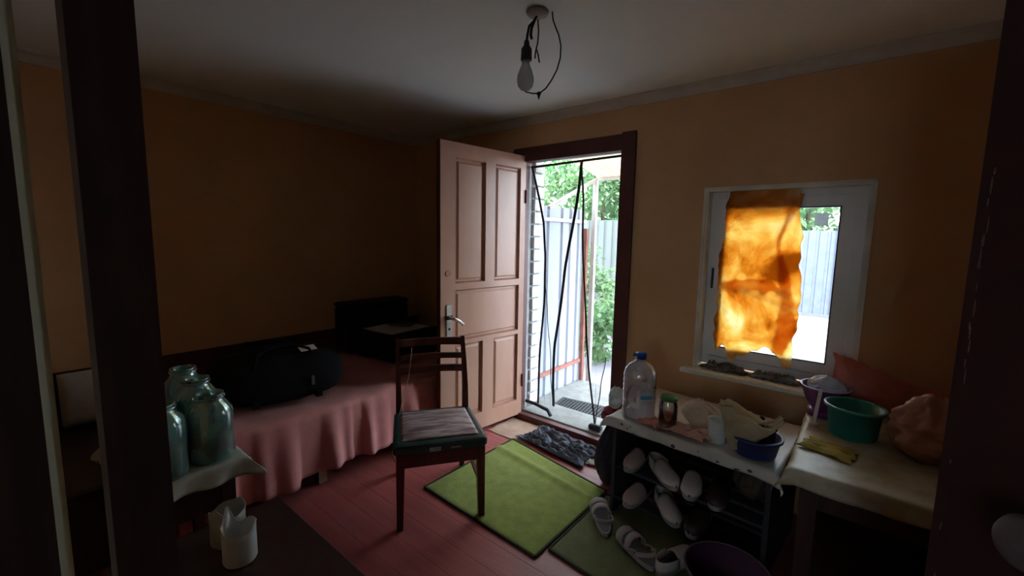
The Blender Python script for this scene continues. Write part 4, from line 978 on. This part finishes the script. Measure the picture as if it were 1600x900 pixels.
# translucent lean-to roof of several sheets on battens
rf_ = thing('porch_roof', 'cream translucent lean-to roof over the porch', 'roof', (-2.40, YB+0.02, 2.42), 0)
CREAM = mat('cream_translucent_sheet', (0.66, 0.62, 0.47), (0.58, 0.53, 0.38), rough=0.5, scale=3, transl=0.55)
s0 = corrug(0.62, 0, 1.60, pitch=0.09, depth=0.012)
s0.xf(Matrix.Rotation(math.radians(-90-11), 4, 'X'))
s1 = s0.build('roof_sheet', CREAM, rf_, solid=0.001)
for k in (1, 2): share(s1, 'roof_sheet', rf_, (0.61*k, 0, 0.002*k))
for y, z in ((0.08, -0.045), (0.80, -0.185), (1.48, -0.317)):
    MB().bar((0, y, z), (1.85, y, z), 0.035, 0.04).build('batten', PALEP, rf_)

fence = thing('yard_fence', 'tall grey ribbed metal fence behind the garden', 'fence', (-8.0, 7.2, GZ), 0)
FM = mat('dull_green_grey_sheet', (0.085, 0.10, 0.10), (0.065, 0.08, 0.076), rough=0.6, scale=2, stretch=(1, 1, 0.3))
f0 = corrug(1.12, 0.05, 1.98, pitch=0.16, depth=0.025).build('sheet', FM, fence, solid=0.001)
for k in range(1, 6): share(f0, 'sheet', fence, (1.12*k, 0, 0))
for k in range(7):
    MB().box(1.12*k-0.03, 1.12*k+0.03, 0.03, 0.09, 0, 1.95).build('post', RUST, fence)
for z in (0.4, 1.7): MB().bar((0, 0.05, z), (6.72, 0.05, z), 0.03, 0.04).build('rail', RUST, fence)

# far gate seen through the window
gate = thing('yard_gate', 'blue-grey sheet metal gate across the far end of the yard', 'gate', (-2.0, 11.5, GZ), 0)
GM = mat('blue_grey_gate_paint', (0.11, 0.125, 0.17), (0.09, 0.105, 0.145), rough=0.6)
g0 = corrug(1.5, 0.08, 1.9, pitch=0.2, depth=0.02).build('gate_panel', GM, gate, solid=0.001)
for k in (1, 2): share(g0, 'gate_panel', gate, (1.55*k, 0, 0))
for k in range(4): MB().box(1.55*k-0.06, 1.55*k, -0.05, 0.05, 0, 2.05).build('post', GM, gate)

def leafmat(name, c1, c2):
    return mat(name, c1, c2, rough=0.5, scale=3, transl=0.45, rnd=0.0)
LF1 = leafmat('fresh_green_leaf', (0.14, 0.24, 0.10), (0.07, 0.14, 0.06))
LF2 = leafmat('deep_green_leaf', (0.08, 0.24, 0.06), (0.04, 0.13, 0.035))
BARK = mat('grey_brown_bark', (0.12, 0.09, 0.07), rough=0.9, bump=0.4, bscale=30)
def leaves(n, cx, cy, cz, rx, ry, rz_, size, seed, shell=0.55):
    R = random.Random(seed); mb = MB(); v = []; f = []
    clumps = [(R.gauss(0, 0.5), R.gauss(0, 0.5), R.gauss(0, 0.5), R.uniform(0.25, 0.5)) for _ in range(26)]
    for i in range(n):
        c = R.choice(clumps)
        p = Vector((c[0]+R.gauss(0, c[3]*0.45), c[1]+R.gauss(0, c[3]*0.45), c[2]+R.gauss(0, c[3]*0.45)))
        if p.length > 1.15: p *= 1.15/p.length
        p = Vector((cx+p.x*rx, cy+p.y*ry, cz+p.z*rz_))
        s = size*R.uniform(0.6, 1.3)
        d = Vector((R.uniform(-1, 1), R.uniform(-1, 1), R.uniform(-1, 0.4))).normalized()
        w_ = d.cross(Vector((R.uniform(-1, 1), R.uniform(-1, 1), R.uniform(-1, 1)))).normalized()
        k = len(v); up = d.cross(w_)
        v += [p, p+d*s*0.5+w_*s*0.28+up*s*0.06, p+d*s, p+d*s*0.5-w_*s*0.28+up*s*0.06]
        f += [(k, k+1, k+2), (k, k+2, k+3)]
    mb.add(v, f); return mb
def plant(name, label, cat, x, y, h, r, n, size, seed, m, trunk_h, tr, group):
    t = thing(name, label, cat, (x, y, GZ), 0, group)
    R = random.Random(seed+50)
    for k in range(1 if trunk_h > 0.8 else 4):
        ax, ay = R.uniform(-.25, .25)*r, R.uniform(-.25, .25)*r
        MB().tube([(ax*0.2, ay*0.2, 0), (ax*0.6, ay*0.6, trunk_h*0.5), (ax, ay, trunk_h), (ax*1.6, ay*1.6, trunk_h+0.4*(h-trunk_h))], tr, 7, [tr*1.2, tr, tr*0.85, tr*0.4]).build('trunk' if trunk_h > 0.8 else 'stem', BARK, t)
    cz = (trunk_h*0.7+h)/2
    c = leaves(n, 0, 0, cz, r, r, (h-trunk_h*0.7)/2, size, seed, 0.5).build('foliage', m, t); c['kind'] = 'stuff'
    return t
gS, gT = 'garden shrubs beyond the porch', 'trees beyond the fences'
plant('shrub', 'leafy shrub in front of the yard fence, lowest beside the porch post', 'shrub', -2.75, 5.2, 0.85, 0.5, 1500, 0.10, 1, LF1, 0.15, 0.012, gS)
plant('shrub', 'tall thin shrub in front of the yard fence, showing in the doorway gap', 'shrub', -3.35, 6.35, 1.45, 0.5, 1300, 0.10, 2, LF1, 0.3, 0.014, gS)
plant('shrub', 'broad dark shrub at the foot of the yard fence', 'shrub', -4.7, 6.25, 0.95, 0.6, 1500, 0.11, 3, LF2, 0.15, 0.014, gS)
plant('tree', 'bright leafy tree hanging over the yard fence', 'tree', -4.6, 8.75, 3.7, 1.15, 4200, 0.15, 11, LF1, 1.6, 0.08, gT)
plant('tree', 'tall dense tree behind the ribbed porch screen', 'tree', -7.5, 9.3, 4.6, 1.4, 4600, 0.17, 12, LF1, 1.7, 0.10, gT)
plant('tree', 'deep green tree far behind the yard fence', 'tree', -7.0, 13.2, 6.0, 2.1, 4200, 0.20, 13, LF2, 1.8, 0.12, gT)
plant('tree', 'deep green tree behind the blue-grey gate, seen at the window edge', 'tree', -1.3, 14.4, 5.2, 2.0, 4200, 0.22, 14, LF1, 1.2, 0.12, gT)
plant('tree', 'wide tree beyond the far gate at the other side of the window', 'tree', 4.2, 15.0, 5.0, 2.0, 3800, 0.22, 15, LF2, 1.2, 0.12, gT)
